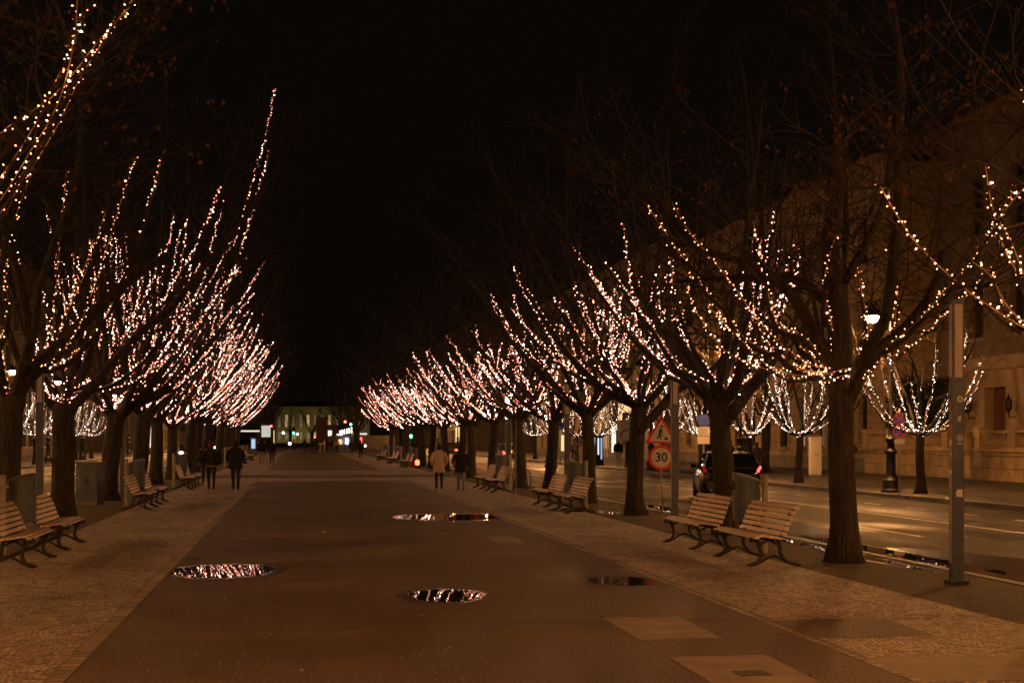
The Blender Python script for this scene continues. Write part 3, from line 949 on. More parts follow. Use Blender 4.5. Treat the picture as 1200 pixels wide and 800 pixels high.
limb_on(33.3, XR, [(745,440),(715,437,.2),(680,425,.3),(655,405,.3)], .09, .04)
limb_on(26.7, XR, [(848,500),(825,450,-.1),(795,415,-.2),(775,395,-.3),(740,385,-.3)], .15, .05)
limb_on(26.7, XR, [(850,490),(872,462),(890,440,-.1),(915,400,-.2)], .13, .05)

# --- young trees on the outer pavements with cup shaped light strings
varS = []
for k in range(3):
    rnd = random.Random(300+k); st = []
    n = 13
    for j in range(n):
        a = 2*PI*j/n + rnd.uniform(-.15,.15)
        st.append((strand_path(a, rnd.uniform(1.3,2.2), rnd.uniform(3.5,5.3), z0=2.0, r0=.1, p=2.3, wob=.03, rnd=rnd), 1))
    t = make_tree(300+k, st, trunk_h=2.1, trunk_r=.15, height=7.5, detail=.9, leaves=50, big=False, label='x'); t['group'] = 'young trees on the outer pavements'
    g = make_garland(300+k, st, 'x', ring_z=2.0, ring_r=.14, spacing=.058, mode='flat', bm='bulb_white', size=.85); g['group'] = 'cup shaped white light strings on young trees'
    varS.append((t, g))
def srow(side, X, zs):
    rnd = random.Random(17+side)
    s_ = 'right' if side > 0 else 'left'
    for i, zc in enumerate(zs):
        t, g = varS[(i+(side < 0)) % 3]; rz = rnd.uniform(0, 6.28)
        loc = (X, Yd(X, zc), 0)
        lt = f'young tree on the {s_} pavement, {ORD[i]} from the front, with a cup of white lights'
        lg = f'white cup of light strings on the {ORD[i]} young tree of the {s_} pavement'
        for src, lab in ((t, lt), (g, lg)):
            if src.name not in used:
                used.add(src.name); o = src; o.location = loc; o.rotation_euler = (0,0,rz); o['label'] = lab; remember(o)
            else: dup(src, loc, rz, lab)
srow(1, 19.9, [46,57.2,63.5,71,79,87,95,103,112,121])
srow(-1, -18.0, [58,66,74,82,90,98,107,116,125])

# unlit trees beyond the crossing
bare = make_tree(400, gen_strands(400, 7, (1.5,3.5), (5,8), z0=3), trunk_h=3.2, trunk_r=.28, height=14, detail=.9, leaves=40, label='x')
used_bare = [False]
for i, (X, zc) in enumerate([(8.5,205),(8.5,216),(9,228),(8.3,240),(8.6,255),(9,270),(-5.8,203),(-6,214),(-5.6,226),(-6,240),(-5.8,256),(-6,275),(3,330),(-2,345),(10,340),(-9,335)]):
    lab = f'unlit bare tree beyond the far crossing, {ORD[i % 6]} from the front in the {"right" if X > 0 else "left"} row' if i < 12 else f'dark bare tree before the lit end building, {ORD[i-12]} of the four there'
    if not used_bare[0]:
        used_bare[0] = True; remember(bare); bare.location = (X, Yd(X,zc), 0); bare['label'] = lab; bare['group'] = 'unlit trees beyond the crossing'
    else: dup(bare, (X, Yd(X,zc), 0), i*1.3, lab, 'unlit trees beyond the crossing')
# tall street trees on the outer right pavement whose crowns veil the facade
for i, (X, zc) in enumerate([(23.5,62),(24,74),(24.5,86)]):
    dup(bare, (X, Yd(X,zc), 0), i*2.1, f'tall unlit tree veiling the sandstone facade, {ORD[i]} from the front', 'tall trees before the facade', scale=(.8,.8,1.0))

# ------------------------------------------------------------------ benches
def make_bench():
    """local frame: length along x (2.0 m), seat front towards -y"""
    t = thing('park_bench', 'x', 'bench')
    # seat slats: gently hollow; back slats follow an S curve
    prof_seat = [(-.30,.405),(-.235,.43),(-.165,.425),(-.095,.413),(-.025,.402),(.045,.395)]
    b = MB()
    for i, (y, z) in enumerate(prof_seat):
        b.cbox(0, y, z, 2.02, .055, .026)
    s = b.build('seat', M['wood'], t)
    prof_back = [(.115,.45,12),(.145,.525,14),(.172,.60,16),(.198,.675,18),(.232,.75,26),(.285,.815,42)]
    b = MB()
    for (y, z, ang) in prof_back:
        a = R(ang); u = Vector((0, math.sin(a), math.cos(a))); v = Vector((0, math.cos(a), -math.sin(a)))
        c = Vector((0,y,z)); h = .028; d = .012
        pts = [c-u*h-v*d, c+u*h-v*d, c+u*h+v*d, c-u*h+v*d]
        b.prism([p+Vector((-1.01,0,0)) for p in pts], (2.02,0,0))
    b.build('backrest', M['wood'], t)
    for x in (-.83, .83):
        b = MB()
        # front leg: S curve with foot; rear leg; arched tie; rail under seat carrying up the back
        def bar(pts, wd, th=.045):
            pp = bezier_pts([Vector((x,p[0],p[1])) for p in pts], 14)
            for i in range(len(pp)-1):
                pass
            b.tube(pp, [wd]*len(pp), 6)
        bar([(-.33,.02),(-.24,.05),(-.19,.15),(-.22,.28),(-.27,.38)], .031)
        bar([(.33,.02),(.20,.06),(.10,.17),(.08,.28),(.06,.38)], .030)
        bar([(-.22,.04),(-.06,.13),(.02,.135),(.20,.045)], .019)
        bar([(-.34,.385),(-.20,.40),(-.03,.375),(.08,.385),(.15,.50),(.205,.66),(.25,.76),(.33,.83)], .026)
        bar([(-.34,.385),(-.36,.36),(-.33,.34),(-.28,.35)], .016)
        b.cbox(x,-.335,.015,.05,.10,.03); b.cbox(x,.335,.015,.05,.10,.03)
        # small scroll arm block seen at the seat end
        bar([(-.20,.30),(-.08,.36),(.04,.30)], .02)
        b.build('leg', M['iron'], t, smooth=True)
    return t
bench = make_bench(); remember(bench)
bench_first = [True]
def put_bench(X, zc, side, label):
    """side +1: right row, front faces the promenade (-X); -1: left row"""
    loc = (X, Yd(X, zc), .003)
    rz = -PI/2 if side > 0 else PI/2        # local -y (front) -> -X for the right row
    if bench_first[0]:
        bench_first[0] = False; o = bench; o.location = loc; o.rotation_euler = (0,0,rz); o['label'] = label
    else: o = dup(bench, loc, rz, label)
    o['group'] = 'slatted benches along the promenade'
prR = [22.35, 36.2, 49.3, 88, 101, 115]
prL = [22.1, 37.8, 52, 88, 101, 115]
nm = ['nearest','second','third','fourth','fifth','farthest']
for side, prs in ((1, prR), (-1, prL)):
    s_ = 'right' if side > 0 else 'left'
    for i, z_ in enumerate(prs):
        gap = 1.5
        put_bench(6.62 if side > 0 else -4.0, z_-gap, side, f'wooden bench on the near side of the bin in the {nm[i]} {s_} pair')
        put_bench(6.62 if side > 0 else -4.0, z_+gap, side, f'wooden bench on the far side of the bin in the {nm[i]} {s_} pair')

# ------------------------------------------------------------------ bins
def make_bin():
    t = thing('litter_bin', 'x', 'litter bin')
    b = MB(); n = 28; r_ = .212
    def ring(z, rr, slope=0): return [(math.cos(2*PI*i/n)*rr, math.sin(2*PI*i/n)*rr, z + slope*math.cos(2*PI*i/n)*rr) for i in range(n)]
    b.loft([ring(.50,r_*.9), ring(.52,r_), ring(.98,r_)])
    # collar with an opening towards local -x, slanting cap above
    b2rings = [ring(1.13,r_), ring(1.20,r_,-.28), ring(1.205,r_*.92,-.28)]
    b.loft(b2rings)
    for i in range(n):
        a0, a1 = 2*PI*i/n, 2*PI*(i+1)/n
        am = (a0+a1)/2
        if math.cos(am) < -.62: continue
        p = [(math.cos(a0)*r_, math.sin(a0)*r_, .98), (math.cos(a1)*r_, math.sin(a1)*r_, .98), (math.cos(a1)*r_, math.sin(a1)*r_, 1.13), (math.cos(a0)*r_, math.sin(a0)*r_, 1.13)]
        b.poly(p)
    b.build('bin_body', M['bin'], t, smooth=True, angle=35)
    b = MB(); b.lathe([(r_*.93,.985),(r_*.93,1.125)], sides=20); b.build('opening', M['bin_dark'], t)
    b = MB(); b.lathe([(.05,0),(.05,1.22),(.03,1.235)], .30, 0, 12); b.cbox(.26,0,.62,.1,.05,.05); b.cbox(.26,0,1.05,.1,.05,.05)
    b.build('post', M['post_grey'], t, smooth=True, angle=40)
    b = MB(); b.cbox(-.232,0,.86,.004,.09,.06); b.build('sticker', M['white'], t)
    return t
bin0 = make_bin(); remember(bin0); first = True
for side, prs in ((1, prR), (-1, prL)):
    for i, z_ in enumerate(prs):
        X = 6.95 if side > 0 else -4.25
        lab = f'grey cylindrical litter bin between the {nm[i]} pair of benches on the {"right" if side > 0 else "left"}'
        loc = (X, Yd(X, z_), 0); rz = 0 if side > 0 else PI
        rz = (-.55 if side > 0 else PI+.55)
        if first: bin0.location = loc; bin0.rotation_euler = (0,0,rz); bin0['label'] = lab; bin0['group'] = 'litter bins between the benches'; first = False
        else: dup(bin0, loc, rz, lab, 'litter bins between the benches')

# ------------------------------------------------------------------ light columns
def make_stele(lit, label):
    t = thing('light_column', label, 'light column')
    h = 3.5
    b = MB(); b.cbox(0,0,h/2-.02,.15,.10,h-.04); b.cbox(0,0,h-.02,.16,.11,.05)
    body = b.build('column_body', M['stele'], t)
    b = MB(); b.cbox(0,0,.02,.24,.18,.04); b.build('base', M['iron'], t)
    mm = M['diffuser_on'] if lit else M['diffuser_faint_glow']
    b = MB(); b.cbox(0,-.053,3.0,.10,.008,.9); b.build('light_panel', mm, t)
    b = MB(); b.cbox(-.078,0,3.0,.008,.065,.9); b.build('light_panel', mm, t)
    b = MB(); b.cbox(.078,0,3.0,.008,.065,.9); b.build('light_panel', mm, t)
    b = MB(); b.cbox(-.078,0,1.2,.004,.07,1.9); b.build('side_cover', M['post_grey'], t)
    b = MB(); b.cbox(0,-.0515,.55,.11,.004,.42); hb = b.build('hatch', M['stele'], t)
    b = MB(); b.cbox(.04,-.0545,.55,.014,.004,.03); b.build('lock', M['black'], hb)
    for (bx_, by_) in ((-.1,-.07),(.1,-.07),(-.1,.07),(.1,.07)):
        b = MB(); b.lathe([(.014,.04),(.014,.055),(.006,.062)], bx_, by_, 6); b.build('bolt', M['post_grey'], t)
    for zz in (.32, 2.5):
        b = MB(); b.cbox(0,0,zz,.153,.103,.008); b.build('seam', M['black'], t)
    return t
st_off = make_stele(False, 'x'); st_on = make_stele(True, 'x'); remember(st_off); remember(st_on)
fo = {'off': True, 'on': True}
colsR = [(8.05,17.6,0),(8.26,31.6,0),(8.2,44,0),(8.2,56.5,1),(8.2,69.5,1),(8.2,82,1),(8.2,97,1),(8.2,111,1)]
colsL = [(-5.4,30,0),(-5.4,44,0),(-5.4,56,0),(-5.4,69.5,1),(-5.4,82,1),(-5.4,97,1),(-5.4,111,1)]
near_col = None
for side, cs in ((1, colsR), (-1, colsL)):
    for i, (X, zc, lit) in enumerate(cs):
        src, key = (st_on, 'on') if lit else (st_off, 'off')
        lab = f'slim square light column, {ORD[i]} from the front on the {"right" if side > 0 else "left"}, its head panels {"glowing white" if lit else "unlit"}'
        loc = (X, Yd(X, zc), 0); rz = .03 if side > 0 else .05
        if fo[key]: fo[key] = False; o = src; o.location = loc; o.rotation_euler = (0,0,rz); o['label'] = lab; o['group'] = 'slim light columns'
        else: o = dup(src, loc, rz, lab, 'slim light columns')
        if side > 0 and i == 0: near_col = o
# stickers on the nearest column
rnd = random.Random(3)
cols_st = [(.5,.45,.12),(.2,.35,.5),(.6,.58,.5),(.35,.1,.06),(.7,.65,.6),(.1,.3,.2)]
mats_st = [mat('sticker_ink', c, .6) for c in cols_st]
def disc(bm_, c, r_, y, n=18, mi=0):
    bm_.poly([(c[0]+math.cos(-2*PI*i/n)*r_*-1, y, c[1]+math.sin(-2*PI*i/n)*r_) for i in range(n)], mi)
b = MB(); disc(b, (.02,2.28), .042, -.0525, mi=0); disc(b, (.02,2.28), .030, -.0535, mi=1)
b.build('sticker', [mats_st[0], mats_st[5]], near_col)
b = MB(); disc(b, (.02,1.80), .042, -.0525, mi=0); disc(b, (.02,1.80), .036, -.0535, mi=1)
b.build('sticker', [M['white'], M['stele']], near_col)
b = MB(); b.poly([(.005,-.0545,1.78),(.012,-.0545,1.78),(.012,-.0545,1.82),(.005,-.0545,1.82)]); b.poly([(.03,-.0545,1.78),(.037,-.0545,1.78),(.037,-.0545,1.82),(.03,-.0545,1.82)])
b.poly([(.005,-.0545,1.82),(.012,-.0545,1.82),(.037,-.0545,1.78),(.030,-.0545,1.78)]); b.poly([(-.02,-.0545,1.725),(.06,-.0545,1.725),(.06,-.0545,1.733),(-.02,-.0545,1.733)])
b.build('sticker_letter', M['white'], near_col)
b = MB(); b.poly([(-.01,-.0525,2.0),(.035,-.0525,2.01),(.035,-.0525,2.08),(-.008,-.0525,2.07)]); b.build('sticker', M['post_grey'], near_col)
b = MB(); b.poly([(-.03,-.0525,1.08),(.06,-.0525,1.07),(.05,-.0525,1.13),(.055,-.0525,1.17),(-.02,-.0525,1.165),(-.035,-.0525,1.12)]); b.build('sticker', mats_st[2], near_col)
z = 1.35
while z < 2.2:
    hh = rnd.uniform(.04,.1); b = MB(); x_ = -.0805
    b.poly([(x_,-.03,z),(x_,-.03,z+hh),(x_,.03,z+hh),(x_,.03,z)]); b.build('sticker', rnd.choice(mats_st), near_col); z += hh + rnd.uniform(.01,.09)

# ------------------------------------------------------------------ candelabra street lamps
def make_lamp():
    t = thing('street_lamp', 'x', 'street lamp')
    b = MB()
    b.lathe([(.33,0),(.33,.10),(.28,.13),(.28,.42),(.22,.48),(.20,.55),(.165,.62),(.15,1.25),(.19,1.30),(.22,1.36),(.19,1.42),(.13,1.46),(.12,1.62),(.17,1.70),(.19,1.78),(.13,1.86),(.085,1.95),
             (.075,2.3),(.10,2.34),(.10,2.39),(.07,2.43),(.055,5.3),(.09,5.35),(.06,5.42),(.04,5.6),(.015,5.9)], sides=16)
    b.build('lamp_post', M['iron'], t, smooth=True, angle=40)
    s = -1
    b = MB(); b.tube(bezier_pts([Vector((0,0,5.3)), Vector((s*.25,0,5.75)), Vector((s*.5,0,6.22)), Vector((s*.64,0,6.16))], 12), .028, 8)
    b.lathe([(.05,6.18),(.10,6.10),(.375,5.85),(.385,5.79)], s*.66, 0, 18)  # hood added over the globe, shaped to keep light off crowns and upper facades
    b.build('lamp_arm', M['iron'], t, smooth=True, angle=40)
    g = MB(); g.lathe([(.06,5.60),(.15,5.64),(.205,5.72),(.215,5.81),(.19,5.92)], s*.66, 0, 14)
    g.build('lamp_globe', M['lamp'], t, smooth=True)
    return t
lamp = make_lamp(); remember(lamp); first = True
i = 0
for k, zc in enumerate([-33,-17,-1,15,31,47,63,79,95,111,127,143,159,175,200,225,250]):  # lamps before the first visible one are added unseen to light the foreground
    for side, X in ((1, 19.35), (-1, -16.9-.7)):
        vis = zc - 31
        n_ = max(0, k-5)
        s_ = 'right' if side > 0 else 'left'
        lab = f'black cast iron lamp with one bright hooded globe on the {s_} pavement, {ORD[n_]} within view' if k >= 5 else f'added single-globe cast iron lamp on the {s_} pavement before the picture starts, {ORD[k]} along'
        zz = zc + (0 if side > 0 else 6)
        loc = (X, Yd(X, zz), 0)
        if first: lamp.location = loc; lamp['label'] = lab; lamp['group'] = 'cast iron street lamps'; first = False
        elif side > 0 and zc == 79:
            lo = dup(lamp, loc, .1, lab.replace('one bright', 'one unlit'), 'cast iron street lamps')
            for c_ in lo.children:
                if c_.name.startswith('lamp_globe'):
                    c_.data = c_.data.copy(); c_.data.materials[0] = M['diffuser_faint_glow']
        else: dup(lamp, loc, .1 if side > 0 else PI, lab, 'cast iron street lamps')

# assumed tall mast lamps, unseen behind the camera, added to light ground and benches
def mast(X, Y, rz, lab):
    t = thing('assumed_mast_lamp', lab, 'street lamp', (X,Y,0), rz, 'assumed tall mast lamps behind the viewpoint')
    b = MB(); b.lathe([(.16,0),(.14,1.2),(.09,1.25),(.06,9.0)], sides=12); b.build('mast', M['post_grey'], t, smooth=True, angle=40)
    b = MB(); b.tube([(0,0,8.9),(0,.5,9.25),(0,1.6,9.4)], .04, 8); b.build('mast_arm', M['post_grey'], t)
    b = MB(); b.cbox(0,1.9,9.42,.34,.8,.14); h = b.build('lamp_head', M['post_grey'], t)
    b = MB(); b.cbox(0,1.9,9.34,.26,.62,.02); b.build('lamp_lens', M['assumed_lamp_mast'], t)
M['assumed_lamp_mast'] = glow_mat('assumed_mast_lamp_glow', (1.0,.315,.07), ASSUMED_MAST_L)
mast(-3.2, -9, -.2, 'assumed tall grey mast lamp on the left behind the viewpoint')
mast(6.5, -7, .2, 'assumed tall grey mast lamp on the right behind the viewpoint')

# ------------------------------------------------------------------ signs
def text_mesh(s, size, m, parent, loc, rot=(R(90),0,0), ext=.002, name='lettering', align='CENTER', bold=0):
    cu = bpy.data.curves.new(name, 'FONT'); cu.body = s; cu.size = size; cu.extrude = ext; cu.align_x = align; cu.align_y = 'CENTER'; cu.offset = bold
    o = bpy.data.objects.new(name, cu); C.objects.link(o)
    bpy.context.view_layer.update()
    dg = bpy.context.evaluated_depsgraph_get()
    me = bpy.data.meshes.new_from_object(o.evaluated_get(dg))
    bpy.data.objects.remove(o)
    me.materials.clear(); me.materials.append(m)
    o = bpy.data.objects.new(name, me); C.objects.link(o); o.parent = parent; o.location = loc; o.rotation_euler = rot
    return o
def ring_pts(r_, y, n=32, cx=0, cz=0): return [(cx+math.cos(2*PI*i/n)*r_, y, cz+math.sin(2*PI*i/n)*r_) for i in range(n)]
# roadworks + 30 (one post carries both)
X = 8.62; zc = 34.2
t = thing('road_sign', 'thin post with a red triangular roadworks sign above a round 30 limit sign', 'road sign', (X, Yd(X,zc), 0), -.22)
b = MB(); b.tube([(.03,.03,-.05),(.0,.03,1.0),(0,.03,2.35)], .024, 10); b.build('post', M['post_grey'], t, smooth=True)
cz = 1.33
b = MB(); b.prism(ring_pts(.30,0,36,0,cz), (0,.012,0), 0); b.prism(ring_pts(.232,-.004,36,0,cz), (0,.006,0), 1)
b.build('sign_plate', [M['red'], M['white']], t)
text_mesh('30', .30, M['black'], t, (0,-.006,cz), bold=.006)
hz, s_ = 1.67, .42
def tri(s, y, zoff=0): return [(-s,y,hz+zoff),(s,y,hz+zoff),(0,y,hz+zoff+s*1.75)]
b = MB(); b.prism(tri(.39,0), (0,.012,0), 0); b.prism(tri(.295,-.004,.05), (0,.006,0), 1); b.build('sign_plate', [M['red'], M['white']], t)
b = MB(); y_ = -.007
def stroke(p, q, wd): 
    p, q = Vector((p[0],0,p[1])), Vector((q[0],0,q[1])); d = (q-p).normalized(); n_ = Vector((-d.z,0,d.x))*wd/2
    b.prism([p-n_+Vector((0,y_,0)), q-n_+Vector((0,y_,0)), q+n_+Vector((0,y_,0)), p+n_+Vector((0,y_,0))], (0,.003,0))
stroke((-.10,hz+.11),(-.04,hz+.22),.035); stroke((.0,hz+.10),(-.03,hz+.22),.035); stroke((-.04,hz+.21),(.0,hz+.36),.055)
stroke((-.0,hz+.34),(.04,hz+.24),.025); stroke((-.08,hz+.30),(.07,hz+.16),.016)
b.prism(ring_pts(.032,y_,14,.02,hz+.41), (0,.003,0)); b.prism([(.05,y_,hz+.09),(.19,y_,hz+.09),(.12,y_,hz+.17)], (0,.003,0))
b.build('sign_symbol', M['black'], t)

def signpost(name, X, zc, h, label, boards, rz=-.25):
    t = thing(name, label, 'road sign', (X, Yd(X,zc), 0), rz)
    b = MB(); b.tube([(0,.03,-.02),(0,.03,h)], .03, 8); b.build('post', M['post_grey'], t, smooth=True)
    return t
def board(t, cz, wd, hh, m, y=0):
    b = MB(); b.cbox(0,y,cz,wd,.014,hh); return b.build('sign_plate', m, t)
# no stopping pair near the first lamp
t = signpost('road_sign', 19.3, 46.2, 2.75, 'two stacked round no stopping signs on a post beside the cast iron lamp base', None)
for cz in (2.42, 2.0):
    b = MB(); b.prism(ring_pts(.21,0,24,0,cz), (0,.012,0), 0); b.prism(ring_pts(.165,-.004,24,0,cz), (0,.006,0), 1); b.build('sign_plate', [M['red'], M['blue']], t)
    b = MB()
    for a in (PI/4, -PI/4):
        d = Vector((math.cos(a),0,math.sin(a)))*.17; n_ = Vector((-math.sin(a),0,math.cos(a)))*.02; c = Vector((0,-.008 - (.002 if a > 0 else 0),cz))
        b.prism([c-d-n_, c+d-n_, c+d+n_, c-d+n_], (0,.002,0))
    b.build('sign_cross', M['red'], t)
board(t, 1.68, .34, .16, M['white'])
# parking board sign
t = signpost('road_sign', 19.0, 67.5, 2.9, 'blue and white parking boards stacked on a post behind the parked car', None)
b = MB(); b.prism(ring_pts(.30,0,24,0,2.62), (0,.012,0)); b.build('sign_plate', M['blue'], t)
board(t, 2.12, .58, .42, M['white']); board(t, 1.70, .58, .36, M['white'])
b = MB()
for k in range(5): b.cbox(0,-.009,2.25-k*.07,.38-.05*(k%2),.003,.018)
b.build('sign_lettering', M['black'], t)
# lane diversion board
t = signpost('road_sign', 19.2, 84.5, 3.0, 'tall white lane diversion board with a black winding line beside the pedestrian', None)
board(t, 2.25, .95, 1.25, M['white'])
b = MB(); pp = [(-.28,1.8),(-.28,2.1),(-.1,2.22),(.15,2.26),(.28,2.4),(.28,2.75)]
for a_, b_ in zip(pp, pp[1:]):
    p, q = Vector((a_[0],-.009,a_[1])), Vector((b_[0],-.009,b_[1])); d = (q-p).normalized(); n_ = Vector((-d.z,0,d.x))*.03
    b.prism([p-n_, q-n_, q+n_, p+n_], (0,.002,0))
b.build('sign_symbol', M['black'], t)
# small blue board on the right at 90 m
t = signpost('road_sign', 17.9+1.2, 105, 3.0, 'small round blue sign over a white plate beside the second light column', None)
b = MB(); b.prism(ring_pts(.32,0,24,0,2.7), (0,.012,0)); b.build('sign_plate', M['blue'], t); board(t, 2.2, .55, .4, M['white'])
# lit orange box sign on the facade
t = thing('box_sign', 'small lit orange box sign fixed to the sandstone facade above the diversion board', 'sign', (26.2, Yd(26.2,115), 0))
b = MB(); b.cbox(0,0,3.6,1.3,.2,1.9); b.build('sign_face', glow_mat('orange_sign', (1,.5,.25), 1.1), t)
b = MB(); b.cbox(0,-.11,3.5,.75,.02,.75); b.build('sign_symbol', M['blue'], t)
b = MB(); b.tube([(0,0,-.02),(0,0,2.68)], .06, 8); b.build('post', M['post_grey'], t)
# two slim posts with a glass pane between (information pane)
X = 6.25; zc = 42.3
t = thing('glass_panel_stand', 'two thin upright posts holding a narrow clear glass pane before the third right bench pair', 'information pane', (X, Yd(X,zc), 0), -.2)
for dx in (-.17, .0, .14):
    b = MB(); b.tube([(dx,0,0),(dx,0,2.35)], .013, 6); b.build('post', M['post_grey'], t)
gl = mat('clear_glass', (.8,.85,.85), .02); gl.node_tree.nodes['Principled BSDF'].inputs['Transmission Weight'].default_value = 1.0
b = MB(); b.cbox(-.085,0,1.35,.14,.006,1.7); b.build('glass_pane', gl, t)

# ------------------------------------------------------------------ cabinets
def cabinet(X, zc, wx, wy, h, label, m, rz=0):
    t = thing('utility_cabinet', label, 'cabinet', (X, Yd(X,zc), 0), rz)
    b = MB(); b.cbox(0,0,.05,wx*.94,wy*.94,.1); b.build('plinth', M['plinth'], t)
    b = MB(); b.cbox(0,0,.1+(h-.15)/2,wx,wy,h-.15); b.build('body', m, t)
    b = MB(); b.cbox(0,0,h-.02,wx+.05,wy+.05,.05); b.build('cap', m, t)
    for sx in (-1,1):
        b = MB(); b.cbox(sx*wx*.24,-wy/2-.006,.1+(h-.2)/2,wx*.45,.012,h-.3); d = b.build('door', m, t)
        b = MB(); b.cbox(sx*.05,-wy/2-.02,h*.55,.02,.02,.12); b.build('handle', M['black'], d)
    return t
cab = cabinet(-5.55, 38.3, .62, .42, 1.16, 'grey utility cabinet with pale scrawl behind the near left benches', M['bin'], -.35)
b = MB(); rnd = random.Random(9); pp = [Vector((-.22+.03*math.sin(i*1.7), -.232, .45+i*.028)) + Vector((rnd.uniform(-.05,.05),0,0)) for i in range(20)]
b.tube(pp, .006, 4); b.build('graffiti', M['white'], cab)
cb = cabinet(23.7, 66, .5, .45, 1.85, 'tall pale booth standing against the sandstone wall', M['white'], -.1)

# lit display pillars
for k, (xx, zc, wdt) in enumerate([(19.1,93,.26),(19.6,94,.62)]):
    t = thing('display_pillar', ('narrow' if k == 0 else 'wide') + ' dark framed advertising pillar with blue white lit strips on the right pavement', 'advertising pillar', (xx, Yd(xx,zc), 0), -.25)
    b = MB(); b.cbox(0,0,1.02,wdt,.25,1.9); b.build('housing', M['black'], t)
    b = MB(); b.cbox(0,0,.04,wdt+.1,.4,.08); b.build('foot', M['iron'], t)
    if k == 0:
        b = MB(); b.cbox(0,-.13,1.2,.13,.01,1.25); b.build('screen', M['screen_white'], t)
    else:
        for dx, mm in ((-.2,'screen'),(-.01,'screen_white'),(.19,'screen')):
            b = MB(); b.cbox(dx,-.13,1.25 if dx < .1 else 1.1,.09,.01,1.1 if dx < .1 else 1.4); b.build('screen', M[mm], t)

# ------------------------------------------------------------------ car
def make_car():
    t = thing('parked_car', 'black hatchback seen from behind with its right tail light glowing red', 'car')
    paint = mat('car_paint', (.008,.007,.008), .12, .3, spec=.8); paint.node_tree.nodes['Principled BSDF'].inputs['Coat Weight'].default_value = 1
    # y: 0 rear, forward +y. sections: (y, z_bottom, z_belt, half width, z_roof, half width roof)
    def sec(y, zb, zt, hw, k=.88):
        # rounded closed section of the lower body
        pts = []
        for (fx, fz) in ((-.80,0),(-.97,.10),(-1,.35),(-1,.62),(-.965,.86),(-k,1.0),(k,1.0),(.965,.86),(1,.62),(1,.35),(.97,.10),(.80,0)):
            pts.append((fx*hw, y, zb+(zt-zb)*fz))
        return pts
    b = MB()
    b.loft([sec(.0,.42,.90,.76), sec(.05,.34,.98,.84), sec(.2,.28,1.02,.885), sec(.8,.24,1.02,.90), sec(1.6,.22,.99,.90), sec(2.6,.22,.96,.90), sec(3.2,.24,.92,.89), sec(3.75,.27,.82,.85), sec(4.02,.32,.70,.74), sec(4.08,.38,.60,.62)])
    o = b.build('body', paint, t, smooth=True, angle=50)
    # greenhouse: dark glass block with painted roof and pillars
    def gsec(y, z0, z1, h0, h1): return [(-h0,y,z0),(-h1,y,z1-.05),(-h1*.93,y,z1),(h1*.93,y,z1),(h1,y,z1-.05),(h0,y,z0)]
    g = MB(); g.loft([gsec(.10,.96,1.04,.80,.76), gsec(.42,.98,1.40,.82,.63), gsec(.62,.98,1.445,.83,.64), gsec(1.6,.97,1.49,.84,.66), gsec(2.3,.95,1.44,.83,.65), gsec(3.05,.90,1.0,.80,.76)])
    tint = mat('car_glass', (.01,.01,.012), .05, spec=.8)
    g.build('windows', tint, t, smooth=True, angle=30)
    b = MB(); b.loft([[(-.60,.50,1.425),(.60,.50,1.425),(.60,.50,1.455),(-.60,.50,1.455)],[(-.62,1.6,1.487),(.62,1.6,1.487),(.60,1.6,1.517),(-.60,1.6,1.517)],[(-.60,2.3,1.437),(.60,2.3,1.437),(.58,2.3,1.462),(-.58,2.3,1.462)]])
    b.cbox(0,.44,1.44,1.18,.22,.035); b.build('roof', paint, t, smooth=True, angle=30)
    for s in (-1,1):
        b = MB(); b.tube([(s*.80,.12,1.0),(s*.655,.46,1.39),(s*.66,.62,1.43)], [.045,.04,.03], 6)
        b.tube([(s*.835,1.55,.97),(s*.665,1.55,1.45)], .03, 6); b.tube([(s*.80,2.95,.98),(s*.655,2.28,1.43)], .03, 6)
        b.build('pillar', paint, t)
        for y in (.78, 3.28):
            wl = MB(); n = 24
            def circ(x, r_): return [(x, y+math.cos(2*PI*i/n)*r_, .315+math.sin(2*PI*i/n)*r_) for i in range(n)]
            x0, x1 = s*.70, s*.905
            wl.loft([circ(x0,.29), circ(x0+s*.03,.315), circ(x1-s*.03,.315), circ(x1,.29)])
            wo_ = wl.build('wheel', M['bin_dark'], t, smooth=True, angle=40)
            rm = MB(); rm.loft([circ(x1,.20), circ(x1+s*.006,.19)])
            for k in range(5):
                a = 2*PI*k/5; rm.tube([(x1+s*.01,y,.315),(x1+s*.01,y+math.cos(a)*.19,.315+math.sin(a)*.19)], .022, 5)
            rm.build('rim', M['post_grey'], wo_)
        b = MB(); b.loft([[(s*.86,2.55,1.0),(s*.86,2.65,1.0),(s*.86,2.65,1.06),(s*.86,2.55,1.06)],[(s*1.05,2.5,.98),(s*1.05,2.66,.98),(s*1.05,2.66,1.12),(s*1.05,2.5,1.12)]]); b.build('mirror', paint, t)
        # tail light: angled wrap shape
        b = MB(); b.prism([(s*.60,-.012+.03,.82),(s*.80,.03,.90),(s*.885,.07,1.05),(s*.84,.07,1.08),(s*.74,.03,.94),(s*.60,.012,.88)], (0,.06,0))
        b.build('tail_light', M['tail'] if s > 0 else M['red'], t)
        b = MB(); b.tube([(s*.62,-.03,.36),(s*.62,.08,.36)], .035, 10); b.build('exhaust', M['post_grey'], t)
    b = MB(); b.cbox(0,.0,.50,1.50,.10,.22); b.build('bumper', M['black'], t)
    b = MB(); b.cbox(0,-.016,.76,.52,.012,.115); b.build('licence_plate', M['white'], t)
    b = MB(); b.cbox(0,-.01,.845,.75,.03,.02); b.build('chrome_strip', mat('chrome', (.6,.6,.6), .15, 1), t)
    b = MB(); b.cbox(0,.30,1.17,.5,.012,.015); b.build('wiper', M['black'], t)
    return t
car = make_car()
Xc = (858-350)*42.6/1667*CY
car.location = (Xc, Yd(Xc, 42.6), -.12); car.rotation_euler = (0,0,-R(11.5))

